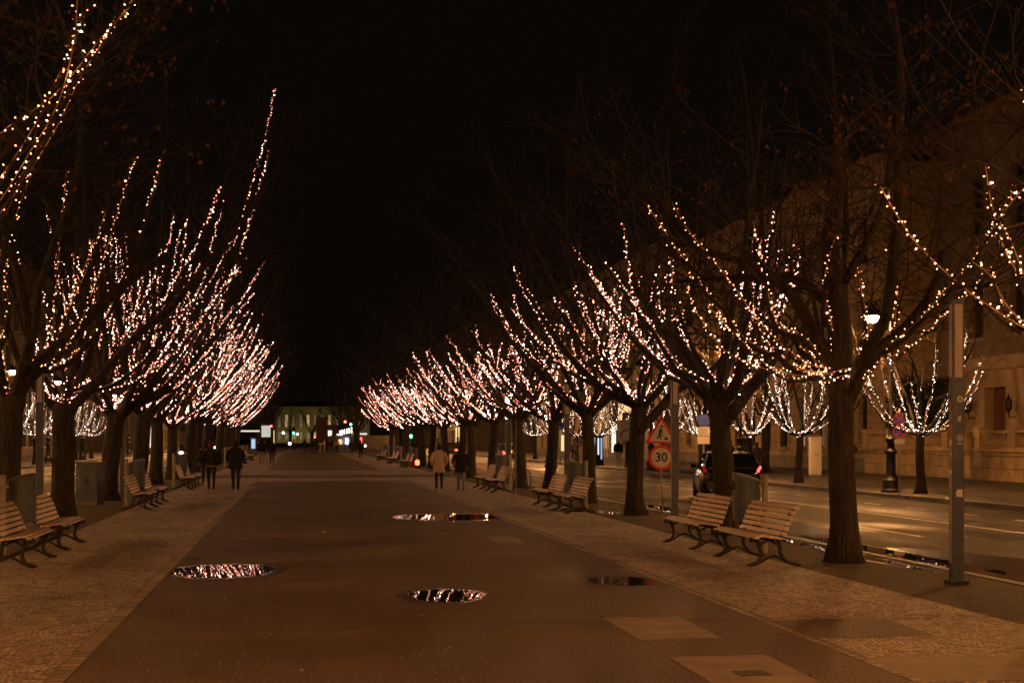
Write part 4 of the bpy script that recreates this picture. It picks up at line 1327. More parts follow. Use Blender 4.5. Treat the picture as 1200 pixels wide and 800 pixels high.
# oncoming car on the left road, headlights on; and far cars
def small_car(X, zc, rz, label, head=True, paintc=(.02,.02,.025)):
    t = thing('street_car', label, 'car', (X, Yd(X,zc), -.12), rz, 'cars on the roads')
    p = mat('distant_car_paint', paintc, .25)
    prof = [(-2.1,.25),(-2.15,.6),(-2.0,.85),(-1.1,.95),(-.6,1.42),(.7,1.45),(1.5,.98),(2.05,.85),(2.1,.3)]
    b = MB(); b.prism([(-.86,y,z) for y, z in prof], (1.72,0,0)); b.build('body', p, t)
    b = MB(); b.prism([(-.87,y,z) for y, z in [(-1.0,.97),(-.58,1.38),(.66,1.40),(1.36,1.0)]], (1.74,0,0)); b.build('windows', M['glass'], t)
    for s in (-1,1):
        for y in (-1.35,1.3):
            b = MB(); n = 14; b.loft([[(s*.70,y+math.cos(2*PI*i/n)*.31,.31+math.sin(2*PI*i/n)*.31) for i in range(n)],[(s*.885,y+math.cos(2*PI*i/n)*.31,.31+math.sin(2*PI*i/n)*.31) for i in range(n)]]); b.build('wheel', M['black'], t)
        b = MB(); b.cbox(s*.62,-2.16,.68,.26,.05,.16); b.build('headlight' if head else 'tail_light', M['head_light'] if head else M['tail'], t)
    return t
small_car(-9.0, 120, 0, 'approaching car on the left road with dazzling white headlights')
small_car(15.6, 150, 0, 'dark car far along the right road with red rear lights', head=False)
small_car(17.2, 118, 0, 'dark parked car with a pale lit front at the right kerb beyond the crossing', head=False, paintc=(.02,.02,.02))
small_car(-11.5, 190, 0, 'second approaching car far up the left road with headlights on')

# ------------------------------------------------------------------ people
def make_person(label, h, coat, trousers, hair, coat_len=.48, stride=.2, skin=(.35,.2,.13), arms='down', hood=False, pale_hem=None, bag=None, slim=1.0, shoe=(.02,.02,.02), sleeve=None, turn=0):
    """built facing +y (seen from behind); h = height; coat_len = hem height as a share of h"""
    t = thing('person', label, 'person')
    k = h
    hip, knee, ank = .52*k, .285*k, .045*k
    sh = .82*k
    dy = stride
    V = Vector
    joints = {
        'pel': (V((0,0,hip+.02*k)), .085*k), 'waist': (V((0,0,.61*k)), .075*k), 'chest': (V((0,.01,.73*k)), .088*k), 'neck0': (V((0,.0,.815*k)), .05*k), 'neck': (V((0,.005,.855*k)), .034*k),
        'head': (V((0,.012,.90*k)), .047*k), 'crown': (V((0,.008,.955*k)), .045*k),
    }
    edges = [('pel','waist'),('waist','chest'),('chest','neck0'),('neck0','neck'),('neck','head'),('head','crown')]
    for s, f in ((-1, 1), (1, -1)):
        n = 'l' if s < 0 else 'r'
        fy = f*dy
        joints['hip'+n] = (V((s*.052*k,0,hip-.02*k)), .058*k)
        joints['knee'+n] = (V((s*.054*k, fy*.42+.02*k, knee)), .036*k)
        joints['ank'+n] = (V((s*.052*k, fy if f > 0 else fy*.9, ank + (0 if f > 0 else .02*k))), .024*k)
        joints['toe'+n] = (V((s*.06*k, (fy if f > 0 else fy*.9)+.085*k, .022*k + (0 if f > 0 else 0))), .02*k)
        edges += [('pel','hip'+n),('hip'+n,'knee'+n),('knee'+n,'ank'+n),('ank'+n,'toe'+n)]
        joints['sho'+n] = (V((s*.108*k, 0, .80*k)), .04*k)
        if arms == 'pockets' :
            el = V((s*.165*k, -.03*k, .64*k)); wr = V((s*.125*k, .05*k, .53*k)); hd = V((s*.11*k,.08*k,.50*k))
        elif arms == 'front':
            el = V((s*.15*k, .02*k, .645*k)); wr = V((s*.09*k, .14*k, .60*k)); hd = V((s*.05*k,.17*k,.61*k))
        else:
            el = V((s*.145*k, -f*.02*k, .635*k)); wr = V((s*.15*k, -f*dy*.3+.02*k, .50*k)); hd = V((s*.148*k, -f*dy*.38+.03*k, .455*k))
        joints['elb'+n] = (el, .030*k); joints['wri'+n] = (wr, .020*k); joints['han'+n] = (hd, .018*k)
        edges += [('chest','sho'+n),('sho'+n,'elb'+n),('elb'+n,'wri'+n),('wri'+n,'han'+n)]
        # fingers as short chains leaving the palm
        dh = (hd-wr).normalized(); sd = V((0,1,0)) if abs(dh.y) < .8 else V((0,0,1))
        for fi in range(4):
            e = hd + dh*(.020+.004*(1.5-abs(fi-1.5)))*k + sd*(fi-1.5)*.0085*k + V((-s*.004*k,0,0))
            joints[f'f{fi}{n}'] = (e, .0052*k); edges.append(('han'+n, f'f{fi}{n}'))
        e = wr + dh*.022*k + sd*.022*k; joints['th'+n] = (e, .006*k); edges.append(('wri'+n,'th'+n))
    names = list(joints); me = bpy.data.meshes.new('body')
    me.from_pydata([tuple(joints[n][0]) for n in names], [(names.index(a), names.index(b)) for a, b in edges], [])
    o = bpy.data.objects.new('body', me); C.objects.link(o)
    md = o.modifiers.new('s', 'SKIN'); md.use_smooth_shade = True
    for i, n in enumerate(names):
        r_ = joints[n][1]*slim
        fx = 1.0
        if n in ('chest','waist','pel'): me.skin_vertices[0].data[i].radius = (r_*1.25, r_*.85)
        else: me.skin_vertices[0].data[i].radius = (r_, r_)
        me.skin_vertices[0].data[i].use_root = (n == 'pel')
    sb = o.modifiers.new('u', 'SUBSURF'); sb.levels = 1; sb.render_levels = 1
    bpy.context.view_layer.update()
    dg = bpy.context.evaluated_depsgraph_get()
    nm_ = bpy.data.meshes.new_from_object(o.evaluated_get(dg))
    bpy.data.objects.remove(o)
    mt = [mat('skin', skin, .55), mat('trousers', trousers, .85), mat('shoe', shoe, .5)]
    nm_.materials.clear()
    for m_ in mt: nm_.materials.append(m_)
    for p in nm_.polygons:
        c = p.center
        p.use_smooth = True
        if c.z < .05*k: p.material_index = 2
        elif c.z < .60*k and abs(c.x) < .115*k: p.material_index = 1
        elif c.z < .82*k and abs(c.x) < .115*k: p.material_index = 1
    body = bpy.data.objects.new('body', nm_); C.objects.link(body); body.parent = t
    # face: nose, ears, eyes
    hc = V((0,.012,.92*k))
    b = MB(); b.tube([(0,.058*k+.01,.925*k),(0,.068*k+.01,.912*k)], [.004*k,.008*k], 6); b.build('nose', mt[0], t)
    for s in (-1,1):
        b = MB(); b.lathe([(.002*k,.905*k),(.008*k,.915*k),(.009*k,.93*k),(.003*k,.94*k)], s*.048*k, .01, 8); b.build('ear', mt[0], t)
        b = MB(); b.lathe([(.001*k,.926*k),(.005*k,.930*k),(.001*k,.934*k)], s*.018*k, .052*k+.008, 8); b.build('eye', M['black'], t)
    # coat: lofted shell with folds
    cm = mat('coat_cloth', coat, .9)
    hem = coat_len*k
    prof = [(hem,.128,.098),(hem+.04*k,.124,.095),(.56*k,.112,.088),(.63*k,.105,.08),(.70*k,.115,.085),(.76*k,.122,.086),(.80*k,.118,.078),(.83*k,.085,.06),(.85*k,.05,.048),(.87*k,.047,.047)]
    prof = [p for i, p in enumerate(prof) if i < 2 or p[0] > hem+.05*k]
    rings = []; n = 26; rnd = random.Random(int(h*1000)+len(label))
    ph = rnd.uniform(0, 6)
    for z_, rx, ry in prof:
        fold = .05*max(0,(.62*k-z_)/(.62*k-hem+1e-3)) if hem < .6*k else 0
        rings.append([(math.cos(2*PI*i/n)*rx*k*slim*(1+fold*math.sin(5*2*PI*i/n+ph)), math.sin(2*PI*i/n)*ry*k*slim*(1+fold*math.sin(4*2*PI*i/n+ph)), z_ + .004*math.sin(3*2*PI*i/n+ph)) for i in range(n)])
    b = MB(); b.loft(rings)
    for s in ('l','r'):
        sh_, el, wr, hd = (joints[x+s][0] for x in ('sho','elb','wri','han'))
        pp = bezier_pts([sh_*.97+V((0,0,.005*k)), sh_.lerp(el,.5), el, el.lerp(wr,.6), wr], 12)
        b.tube(pp, [(.052 - .022*i/(len(pp)-1))*k*slim for i in range(len(pp))], 10)
    b.build('coat', cm, t, smooth=True)
    if pale_hem:
        b = MB(); z0 = hem-.018*k
        b.loft([[(math.cos(2*PI*i/20)*.118*k, math.sin(2*PI*i/20)*.09*k, zz) for i in range(20)] for zz in (z0, z0+.022*k)]); b.build('shirt_hem', mat('pale_hem', pale_hem, .8), t)
    hm = mat('hair_colour', hair, .9)
    b = MB(); rr = []
    for z_, r_, oy in ((.865,.038 if not hood else .056,-.010),(.89,.050 if not hood else .064,-.010),(.93,.0535 if not hood else .066,-.006),(.965,.048 if not hood else .056,-.003),(.99,.030,0),(1.0,.008,0)):
        rr.append([(math.cos(2*PI*i/18)*r_*k, oy*k*1.6 + math.sin(2*PI*i/18)*r_*k*(1.08 if math.sin(2*PI*i/18) < 0 else .62), z_*k) for i in range(18)])
    b.loft(rr); b.build('hood' if hood else 'hair', hm, t, smooth=True)
    if bag:
        b = MB(); cx = -.15*k if bag[1] < 0 else .15*k
        b.loft([[(cx+math.cos(2*PI*i/14)*.03*k*sc_, .0+math.sin(2*PI*i/14)*.075*k*sc_-.03, z_*k) for i in range(14)] for z_, sc_ in ((.535,.7),(.55,1.0),(.60,1.0),(.655,.75),(.665,.5))])
        bo = b.build('shoulder_bag', mat('bag_leather', bag[0], .6), t, smooth=True)
        b = MB(); b.tube([(cx,-.08,.65*k),(cx*.8,-.05,.82*k),(cx*.6,.0,.835*k),(cx,.03,.65*k)], .006, 5); b.build('strap', M['black'], bo)
    return t
def put(t, px, py, rz=0, zoff=0, side=None):
    zc = HC*1667/(py-513.0) if side is None else side
    X = (px-350)*zc/1667*CY
    t.location = (X, Yd(X, zc), zoff); t.rotation_euler = (0,0,rz)
blk = (.012,.012,.014)
p = make_person('person in a long beige coat and black trousers walking away on the right paving', 1.60, (.44,.34,.26), blk, (.015,.012,.01), coat_len=.375, stride=.12, arms='pockets', slim=1.03); put(p, 514.5, 573.8, 0, .003)
p = make_person('person in a black padded jacket and blue jeans with a reddish shoulder bag, walking away', 1.57, (.008,.008,.011), (.17,.18,.24), (.012,.01,.01), coat_len=.40, stride=.1, arms='pockets', hood=True, bag=((.28,.07,.04),-1), slim=1.08); put(p, 540, 574.3, 0, .003)
p = make_person('person with a dark red hat and short black jacket over a pale hem', 1.71, (.014,.011,.011), (.01,.01,.011), (.12,.015,.012), coat_len=.50, stride=.24, arms='pockets', hood=True, pale_hem=(.42,.34,.26), shoe=(.2,.06,.05), slim=1.05); put(p, 247.5, 574.8, 0, .003)
p = make_person('tall hooded person all in black striding along the left edge of the asphalt', 1.76, (.007,.007,.008), (.008,.008,.009), (.008,.008,.009), coat_len=.43, stride=.3, arms='front', hood=True, slim=1.15); put(p, 276, 574.8, 0, .003)
p = make_person('slim dark figure half hidden behind the walker with the red hat', 1.68, (.012,.012,.013), (.012,.012,.012), (.012,.01,.01), coat_len=.45, stride=.2); put(p, 241, 567, .1, .003)
p = make_person('person in a dark jacket and pale trousers farther along the left paving', 1.84, (.014,.014,.016), (.36,.29,.21), (.06,.03,.02), coat_len=.45, stride=.25); put(p, 306, 543, 0, .003)
p = make_person('person in black beside the pale-trousered walker farther along the left paving', 1.76, (.01,.01,.012), (.01,.01,.012), (.08,.04,.03), coat_len=.47, stride=.12); put(p, 318.5, 543, 0, .003)
p = make_person('lone dark walker on the right paving near the far bench pairs', 1.62, (.012,.012,.014), (.012,.012,.014), (.01,.01,.01), coat_len=.46, stride=.15); put(p, 422.5, 537.6, 0, .003)
p = make_person('dark walker just left of the lone figure on the far right paving', 1.68, (.03,.022,.018), (.012,.012,.014), (.02,.012,.01), coat_len=.46, stride=.15); put(p, 412, 534, 0, .003)
p = make_person('distant person with a pale jacket at the far end of the asphalt', 1.7, (.30,.2,.13), (.012,.012,.014), (.2,.1,.06), coat_len=.58, stride=.15); put(p, 394.5, 531.2, 0, .003)
p = make_person('distant dark person beside the pale-jacketed one at the far end of the asphalt', 1.7, (.012,.012,.014), (.012,.012,.014), (.02,.012,.01), coat_len=.5, stride=.1); put(p, 388.5, 529.8, 0, .003)
p = make_person('person in a dark jacket and white trousers facing us beside the lane diversion board', 1.75, (.012,.012,.014), (.5,.42,.32), (.04,.02,.01), coat_len=.53, stride=.15); put(p, 724.5, 546, PI, 0, side=90)
p = make_person('dark standing person between the second light column and a trunk across the right road', 1.75, (.012,.013,.018), (.012,.012,.014), (.02,.012,.01), coat_len=.5, stride=.08); put(p, 673, 545, 0, 0, side=98)
p = make_person('taller dark pedestrian on the far pavement just above the parked car', 1.8, (.02,.015,.012), (.012,.012,.014), (.02,.012,.01), coat_len=.45, stride=.15, slim=1.15); put(p, 873, 545, 0, 0, side=74)
p = make_person('shorter dark pedestrian on the far pavement right of the parked car roof', 1.6, (.02,.015,.012), (.012,.012,.014), (.02,.012,.01), coat_len=.45, stride=.15); put(p, 887, 545, 0, 0, side=72)
for k, (px, zc) in enumerate([(366,190),(371,192),(383,188),(357,196)]):
    p = make_person(f'tiny dark pedestrian waiting at the far crossing, {ORD[k]} of the four there from the left', 1.7, (.015,.013,.014), (.012,.012,.014), (.02,.012,.01), coat_len=.5, stride=.1); put(p, (357,366,371,383)[k], 0, 0, 0, side=(196,190,192,188)[k])

# ------------------------------------------------------------------ buildings
def facade(name, label, X, y0, y1, H, side, m, storeys, wstep, ww, floor_h, win='glass', z0=0, roof=None, lit=(), base_m=None, depth=14, arch=False, cornice=True, seed=1, first_h=None, lit_mat='win_lit'):
    """facade facing the street. side +1: building on the right (front plane X, extends to X+depth)."""
    rnd = random.Random(seed)
    t = thing(name, label, 'building')
    s = side
    xb = X + s*depth
    fr = X
    # wall as piers and spandrels so that windows are real openings
    b = MB(); th = .45
    n = int((y1-y0-1.0)/wstep); m0 = (y1-y0-n*wstep)/2
    fh = first_h or floor_h
    floors = [(0, fh)] + [(fh+(i-1)*floor_h, floor_h) for i in range(1, storeys)]
    def bx(xa, xb_, ya, yb, za, zb): b.box(min(xa,xb_), ya, za, max(xa,xb_), yb, zb)
    opens = []
    for (zf, hh) in floors:
        zs, zt = zf + hh*.24, zf + hh*.82
        bx(fr, fr+s*th, y0, y1, zf, zs); bx(fr, fr+s*th, y0, y1, zt, zf+hh)
        yy = y0
        for i in range(n):
            ya = y0+m0+i*wstep+(wstep-ww)/2; yb = ya+ww
            bx(fr, fr+s*th, yy, ya, zs, zt); yy = yb
            opens.append((ya, yb, zs, zt))
        bx(fr, fr+s*th, yy, y1, zs, zt)
    top = floors[-1][0]+floors[-1][1]
    if H > top: bx(fr, fr+s*th, y0, y1, top, H)
    bx(fr+s*th, xb, y0, y1, 0, H)      # core
    b.build('wall', m, t)
    if cornice:
        b = MB(); 
        for (zz, hh, pr) in ((H, .35, .45), (fh, .28, .14), (H-1.1,.18,.12)):
            b.box(min(fr-s*pr, fr+s*.3), y0-.1, zz-.02, max(fr-s*pr, fr+s*.3), y1+.1, zz+hh)
        b.build('cornice', M['sandstone_smooth'] if m == M['sandstone'] else m, t)
    b = MB(); b.box(min(fr-s*.12, fr-s*.003), y0, 0, max(fr-s*.12, fr-s*.003), y1, .75); b.build('plinth', base_m or M['plinth'], t)
    if roof:
        b = MB(); b.prism([(fr-s*.1,y0,H+.35),(fr+s*roof[1],y0,H+.35+roof[0]),(xb,y0,H+.35+roof[0]),(xb,y0,H+.35)], (0,y1-y0,0)); b.build('roof', M['roof'], t)
    for i, (ya, yb, za, zb) in enumerate(opens):
        mm = M[win]
        if rnd.random() < (lit[0] if lit else 0): mm = M[lit_mat]
        elif lit and rnd.random() < .2: mm = M['win_dim']
        w_ = MB(); xg = fr + s*.28
        fw = .09
        for (a0,a1,c0,c1) in ((ya,ya+fw,za,zb),(yb-fw,yb,za,zb),(ya+fw,yb-fw,za,za+fw),(ya+fw,yb-fw,zb-fw,zb),((ya+yb)/2-.035,(ya+yb)/2+.035,za+fw,zb-fw),(ya+fw,(ya+yb)/2-.035,za+(zb-za)*.68,za+(zb-za)*.68+.06),((ya+yb)/2+.035,yb-fw,za+(zb-za)*.68,za+(zb-za)*.68+.06)):
            w_.box(min(xg,xg+s*.07), a0, c0, max(xg,xg+s*.07), a1, c1)
        wo_ = w_.build('window', M['frame'], t)
        g_ = MB(); g_.box(min(xg+s*.075,xg+s*.10), ya+.01, za+.01, max(xg+s*.075,xg+s*.10), yb-.01, zb-.01); g_.build('pane', mm, wo_)
        sl = MB(); sl.box(min(fr-s*.12, fr+s*.27), ya-.12, za-.14, max(fr-s*.12, fr+s*.27), yb+.12, za-.004); sl.build('sill', M['sandstone_smooth'], wo_)
    return t

# Right: sandstone palace with terrace wall
A = facade('stone_palace', 'sandstone palace behind the balustraded terrace at the right edge', 32.2, Yd(32,44), Yd(32,72.5), 17.0, 1, noise_mat('shaded_sandstone', (.15,.115,.075), (.23,.18,.12), scale=.9, bump=.5, bscale=10, dist=.015, detail=9), 3, 4.1, 1.5, 4.9, seed=2, roof=(2.6,4.0), first_h=5.4)  # palace stone darkened in colour, standing in for shade behind the terrace
B_ = facade('stone_block', 'long rusticated sandstone block with tall dark windows behind the young trees', 29.6, Yd(31,73.0), Yd(30,112), 16.0, 1, M['sandstone'], 3, 3.1, 1.25, 4.7, seed=3, roof=(3.0,4.5), first_h=5.2, lit=(.02,))
Cb = facade('office_block', 'plain office block with lit ground floor beyond the sandstone block', 28.5, Yd(29,113), Yd(29,172), 17, 1, M['plaster'], 5, 3.3, 2.0, 3.4, seed=4, lit=(.12,), roof=None)
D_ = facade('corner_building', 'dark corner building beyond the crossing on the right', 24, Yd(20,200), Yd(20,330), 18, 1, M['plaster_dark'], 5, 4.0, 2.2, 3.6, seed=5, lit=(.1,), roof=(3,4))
E_ = facade('plaster_house', 'dim plastered house front on the left behind the trees', -28, 40, 92, 17, -1, M['plaster'], 5, 3.4, 1.6, 3.4, seed=6, lit=(.05,))
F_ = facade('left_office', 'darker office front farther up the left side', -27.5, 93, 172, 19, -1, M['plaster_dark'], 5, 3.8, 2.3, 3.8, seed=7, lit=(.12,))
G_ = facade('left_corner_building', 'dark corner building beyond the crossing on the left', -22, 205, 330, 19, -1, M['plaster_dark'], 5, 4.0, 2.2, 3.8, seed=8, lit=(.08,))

# portal on the palace
X = 32.2
t = thing('stone_portal', 'projecting sandstone portal with a dark red door and two wall lanterns', 'portal', (0,0,0))
yc = Yd(31.6, 64.7)
b = MB()
b.box(31.3, yc-3.4, 0, 32.19, yc-1.0, 4.9); b.box(31.3, yc+1.0, 0, 32.19, yc+3.4, 4.9); b.box(31.3, yc-1.0, 4.1, 32.19, yc+1.0, 4.9)
b.build('surround', M['sandstone_smooth'], t)
b = MB(); b.box(31.05, yc-3.6, 4.91, 32.18, yc+3.6, 5.25); b.box(31.15, yc-3.5, 5.26, 32.18, yc+3.5, 5.5); b.build('cornice', M['sandstone_smooth'], t)
b = MB(); b.box(32.08, yc+3.75, .2, 32.19, yc+6.4, 4.2); b.build('gateway_shade_slab', M['bin_dark'], t)  # black slab on the wall, its colour stands in for shade in the gateway
d = MB(); d.box(31.75, yc-.99, .6, 31.85, yc+.99, 4.09); do = d.build('door', M['door_wood'], t)
b = MB()
for sy in (-.5,.5):
    for (za, zb) in ((.9,2.0),(2.2,3.8)): b.box(31.72, yc+sy-.33, za, 31.752-.004, yc+sy+.33, zb)
b.build('panel', M['door_wood'], do)
for sy in (-1.9, 1.9):
    l_ = MB(); l_.tube([(31.28,yc+sy,2.75),(31.0,yc+sy,2.7),(30.95,yc+sy,2.95)], .03, 6); l_.lathe([(.05,2.95),(.16,3.1),(.17,3.45),(.05,3.6),(.02,3.75)], 30.95, yc+sy, 8); l_.build('wall_lantern', M['iron'], t)
# terrace wall with balustrade
t = thing('terrace_wall', 'low rusticated terrace wall topped with a stone balustrade', 'wall')
y0, y1 = Yd(28.8,46), Yd(28.8,73.2)
b = MB(); b.box(28.8, y0, 0, 32.15, y1, 1.22); b.build('wall', M['sandstone'], t)
b = MB(); b.box(28.68, y0-.05, 1.225, 29.3, y1+.05, 1.36); b.build('coping', M['sandstone_smooth'], t)
nb = 9; st = (y1-y0)/nb
for i in range(nb+1):
    b = MB(); yy = y0+i*st; b.box(28.78, yy-.28, 1.365, 29.2, yy+.28, 2.12); b.box(28.74, yy-.33, 2.125, 29.24, yy+.33, 2.25); b.build('pier', M['sandstone_smooth'], t)
for i in range(nb):
    ya, yb = y0+i*st+.29, y0+(i+1)*st-.29
    b = MB(); b.box(28.84, ya, 1.365, 29.12, yb, 1.43); b.box(28.82, ya, 2.0, 29.14, yb, 2.12)
    nn = int((yb-ya)/.2)
    for k in range(nn):
        yy = ya + (k+.5)*(yb-ya)/nn
        b.lathe([(.05,1.43),(.035,1.47),(.075,1.60),(.065,1.70),(.032,1.86),(.05,2.0)], 28.98, yy, 8)
    b.build('balustrade_bay', M['sandstone_smooth'], t, smooth=True, angle=40)
t = thing('hedge', 'dark evergreen hedge standing behind the balustrade left of the stone portal', 'hedge')
rnd = random.Random(55); b = MB()
ya, yb = Yd(30,67.3), Yd(30,72.6)
for _ in range(9000):
    yy = rnd.uniform(ya, yb); top_ = 4.3 + .35*math.sin(yy*1.7) + .2*math.sin(yy*4.1)
    f = rnd.random()
    if f < .6: p = Vector((29.75+rnd.gauss(0,.09)+.12*math.sin(yy*3), yy, rnd.uniform(1.25, top_)))
    elif f < .85: p = Vector((rnd.uniform(29.7,31.0), yy, top_+rnd.gauss(0,.1)))
    else: p = Vector((rnd.uniform(29.7,31.0), (ya if rnd.random() < .5 else yb)+rnd.gauss(0,.08), rnd.uniform(1.25, top_)))
    u = Vector((rnd.gauss(0,1), rnd.gauss(0,1), rnd.gauss(0,1))).normalized()*.06; v = u.orthogonal().normalized()*.04
    b.poly([p-u, p+v, p+u, p-v])
b.box(29.95, ya+.1, 1.225, 30.9, yb-.1, 3.7, 0)
b.build('foliage', noise_mat('hedge_leaf', (.012,.018,.006), (.035,.042,.014), scale=6, bump=0), t)
# bright entrance in the sandstone block
t = thing('glazed_entrance', 'tall pale framed glass entrance glowing faintly in the sandstone block', 'entrance')
yc = Yd(29.4, 134.5-0); xx = 28.3
for k in range(4):
    b = MB(); b.box(xx-.05, yc-2.6+k*1.3, 0, xx+.1, yc-2.6+k*1.3+.16, 5.2); b.build('mullion', M['white'], t)
b = MB(); b.box(xx-.06, yc-2.7, 5.2, xx+.12, yc+1.6, 5.45); b.build('lintel', M['white'], t)
b = MB(); b.box(xx+.12, yc-2.6, .1, xx+.15, yc+1.5, 5.1); b.build('glass_pane', M['win_lit'], t)
# end building across the avenue
def end_building():
    t = thing('end_building', 'distant pale stone building closing the avenue with tall windows lit dimly yellow', 'building', (0,0,0))
    zc = 520.; Y = Yd(5, zc)
    x0, x1 = -9, 26
    em = mat('floodlit_stone', (.42,.34,.18), .85)
    b = MB(); b.box(x0, Y, 0, x1, Y+20, 12.6); b.build('wall', em, t)
    b = MB(); b.box(x0-.5, Y-.8, 12.62, x1+.5, Y+.5, 13.3); b.build('cornice', em, t)
    b = MB(); b.box(x0+1, Y+2, 13.3, x1-1, Y+18, 15.2); b.build('roof', M['roof'], t)
    for i in range(13):
        xx = x0+2+i*2.6
        for (za, zb) in ((1.2,4.2),(5.6,10.4)):
            b = MB(); b.box(xx-.6, Y-.12, za, xx+.6, Y-.02, zb); f = b.build('window', M['frame'], t)
            b = MB(); b.box(xx-.5, Y-.16, za+.15, xx+.5, Y-.125, zb-.15); b.build('pane', M['win_dim'] if (i*7+int(za)) % 3 else M['win_lit'], f)
        b = MB(); b.box(xx+1.05, Y-.35, .4, xx+1.55, Y-.003, 11.8); b.build('pilaster', em, t)
    return t
end_building()
# floodlights that wash the end building
for i, xx in enumerate((-4, 8, 20)):
    t = thing('flood_light', f'ground floodlight washing the distant end building, {ORD[i]} from the left', 'floodlight', (xx, Yd(5,520)-9, 0), 0, 'floodlights at the end building')
    b = MB(); b.cbox(0,0,.15,.6,.4,.3); b.build('housing', M['black'], t)
    ld = bpy.data.lights.new('flood', 'SPOT'); ld.energy = 550; ld.color = (1,.82,.35); ld.spot_size = R(110); ld.shadow_soft_size = .2
    lo = bpy.data.objects.new('flood_lamp', ld); C.objects.link(lo); lo.parent = t; lo.location = (0,.1,.45); lo.rotation_euler = (R(115),0,0)

# ------------------------------------------------------------------ lights, signals and shops at the far crossing
def signal(px, zc, h, col, label, fat=.13, arm=False):
    X = (px-350)*zc/1667*CY
    t = thing('traffic_light', label, 'traffic light', (X, Yd(X,zc), 0))
    b = MB(); b.tube([(0,.15,0),(0,.15,h+.5)], .06, 8); b.build('post', M['black'], t)
    b = MB(); b.cbox(0,0,h,.34,.22,1.0); b.build('signal_housing', M['black'], t)
    zz = {'red_light': .3, 'green_light': -.3}[col]
    for i, z_ in enumerate((.3,0,-.3)):
        b = MB(); n = 14; lit = (z_ == zz)
        b.prism([(math.cos(2*PI*k/n)*fat, -.125, h+z_+math.sin(2*PI*k/n)*fat) for k in range(n)], (0,.02,0)); b.build('signal_lens', M[col] if lit else M['bin_dark'], t)
    return t
def hz(py, zc): return HC + (513-py)*zc/1667
signal(344, 195, hz(507,195)+.3, 'green_light', 'green traffic light left of the end building')
signal(404.5, 185, hz(494,185)-.3, 'red_light', 'red traffic light just right of the end building')
signal(411, 190, hz(497,190)+.3, 'green_light', 'green traffic light beside the red one right of the end building')
signal(556, 108, hz(487,108)-.3, 'red_light', 'red traffic light glowing among the right hand garlands', fat=.2)
signal(579, 104, hz(503,104)-.3, 'red_light', 'lower red traffic light between the right median trunks', fat=.24)
signal(481.5, 150, hz(511,150)+.3, 'green_light', 'small green traffic light between the right trunks', fat=.15)
signal(312+6, 200, hz(499,200)-.3, 'red_light', 'small red signal above the left lit kiosk', fat=.09)
signal(369, 205, hz(512,205)-.3, 'red_light', 'small red pedestrian signal at the middle of the far crossing', fat=.08)
def lamp_dot(px, py, zc, m, r_, label, name='post_lamp'):
    X = (px-350)*zc/1667*CY; h = hz(py, zc)
    t = thing(name, label, 'lamp', (X, Yd(X,zc), 0))
    b = MB(); b.tube([(0,.1,0),(0,.1,h)], .05, 6); b.build('post', M['black'], t)
    b = MB(); b.lathe([(r_*.3,h-r_),(r_*.9,h-r_*.5),(r_,h),(r_*.9,h+r_*.5),(r_*.3,h+r_)], 0, 0, 12); b.build('lamp_head', M[m], t, smooth=True)
lamp_dot(332,507,210,'white_light',.15,'bright white lamp on a post left of the end building')
lamp_dot(339.5,519.5,200,'blue_light',.16,'low bluish lamp left of the far crossing')
lamp_dot(348.5,508.5,230,'white_light',.14,'small pale lamp just right of the green signal')
lamp_dot(428,522,150,'white_light',.09,'small low lamp between the far right walkers')
# red marker light on the paving
X = (489-350)*85/1667*CY
t = thing('barrier_lamp', 'small red glowing marker lamp standing on the paving beside a light column', 'marker lamp', (X, Yd(X,85), 0))
b = MB(); b.cbox(0,0,.09,.34,.24,.18); b.build('foot', M['black'], t)
b = MB(); b.lathe([(.10,.18),(.13,.28),(.13,.42),(.06,.5)], 0, 0, 14); b.build('lens', glow_mat('marker_red', (1,.05,.02), 9), t, smooth=True)
# red advertising column
X = (377-350)*215/1667*CY
t = thing('red_pillar', 'tall dark red pillar standing at the far crossing', 'pillar', (X, Yd(X,215), 0))
b = MB(); b.box(-.85,-.7,0,.85,.7,4.8); b.build('body', mat('red_paint', (.05,.004,.003), .6), t); b = MB(); b.box(-.92,-.77,4.802,.92,.77,5.0); b.build('cap', M['black'], t)
t = thing('white_figure_sculpture', 'small white upright stand in front of the red pillar', 'stand', ((377.5-350)*182/1667, Yd(3,182), 0))
b = MB(); b.tube([(-.35,0,0),(-.25,0,.6),(-.3,0,1.1)], .07, 6); b.tube([(.2,0,0),(.25,0,.7),(.25,0,1.5)], .08, 6); b.cbox(-.05,0,1.05,.9,.2,.18); b.build('frame', M['white'], t)
# crowd barrier across the far end
t = thing('barrier_fence', 'long dark railing across the far end of the promenade', 'railing')
Y = YE + 1
for k in range(15):
    b = MB(); b.tube([(-5+k*.9,Y,0),(-5+k*.9,Y,1.0)], .03, 6); b.build('rail_post', M['black'], t)
for z_ in (.35,.65,1.0):
    b = MB(); b.tube([(-5,Y,z_),(7.6,Y,z_)], .025, 6); b.build('rail', M['black'], t)
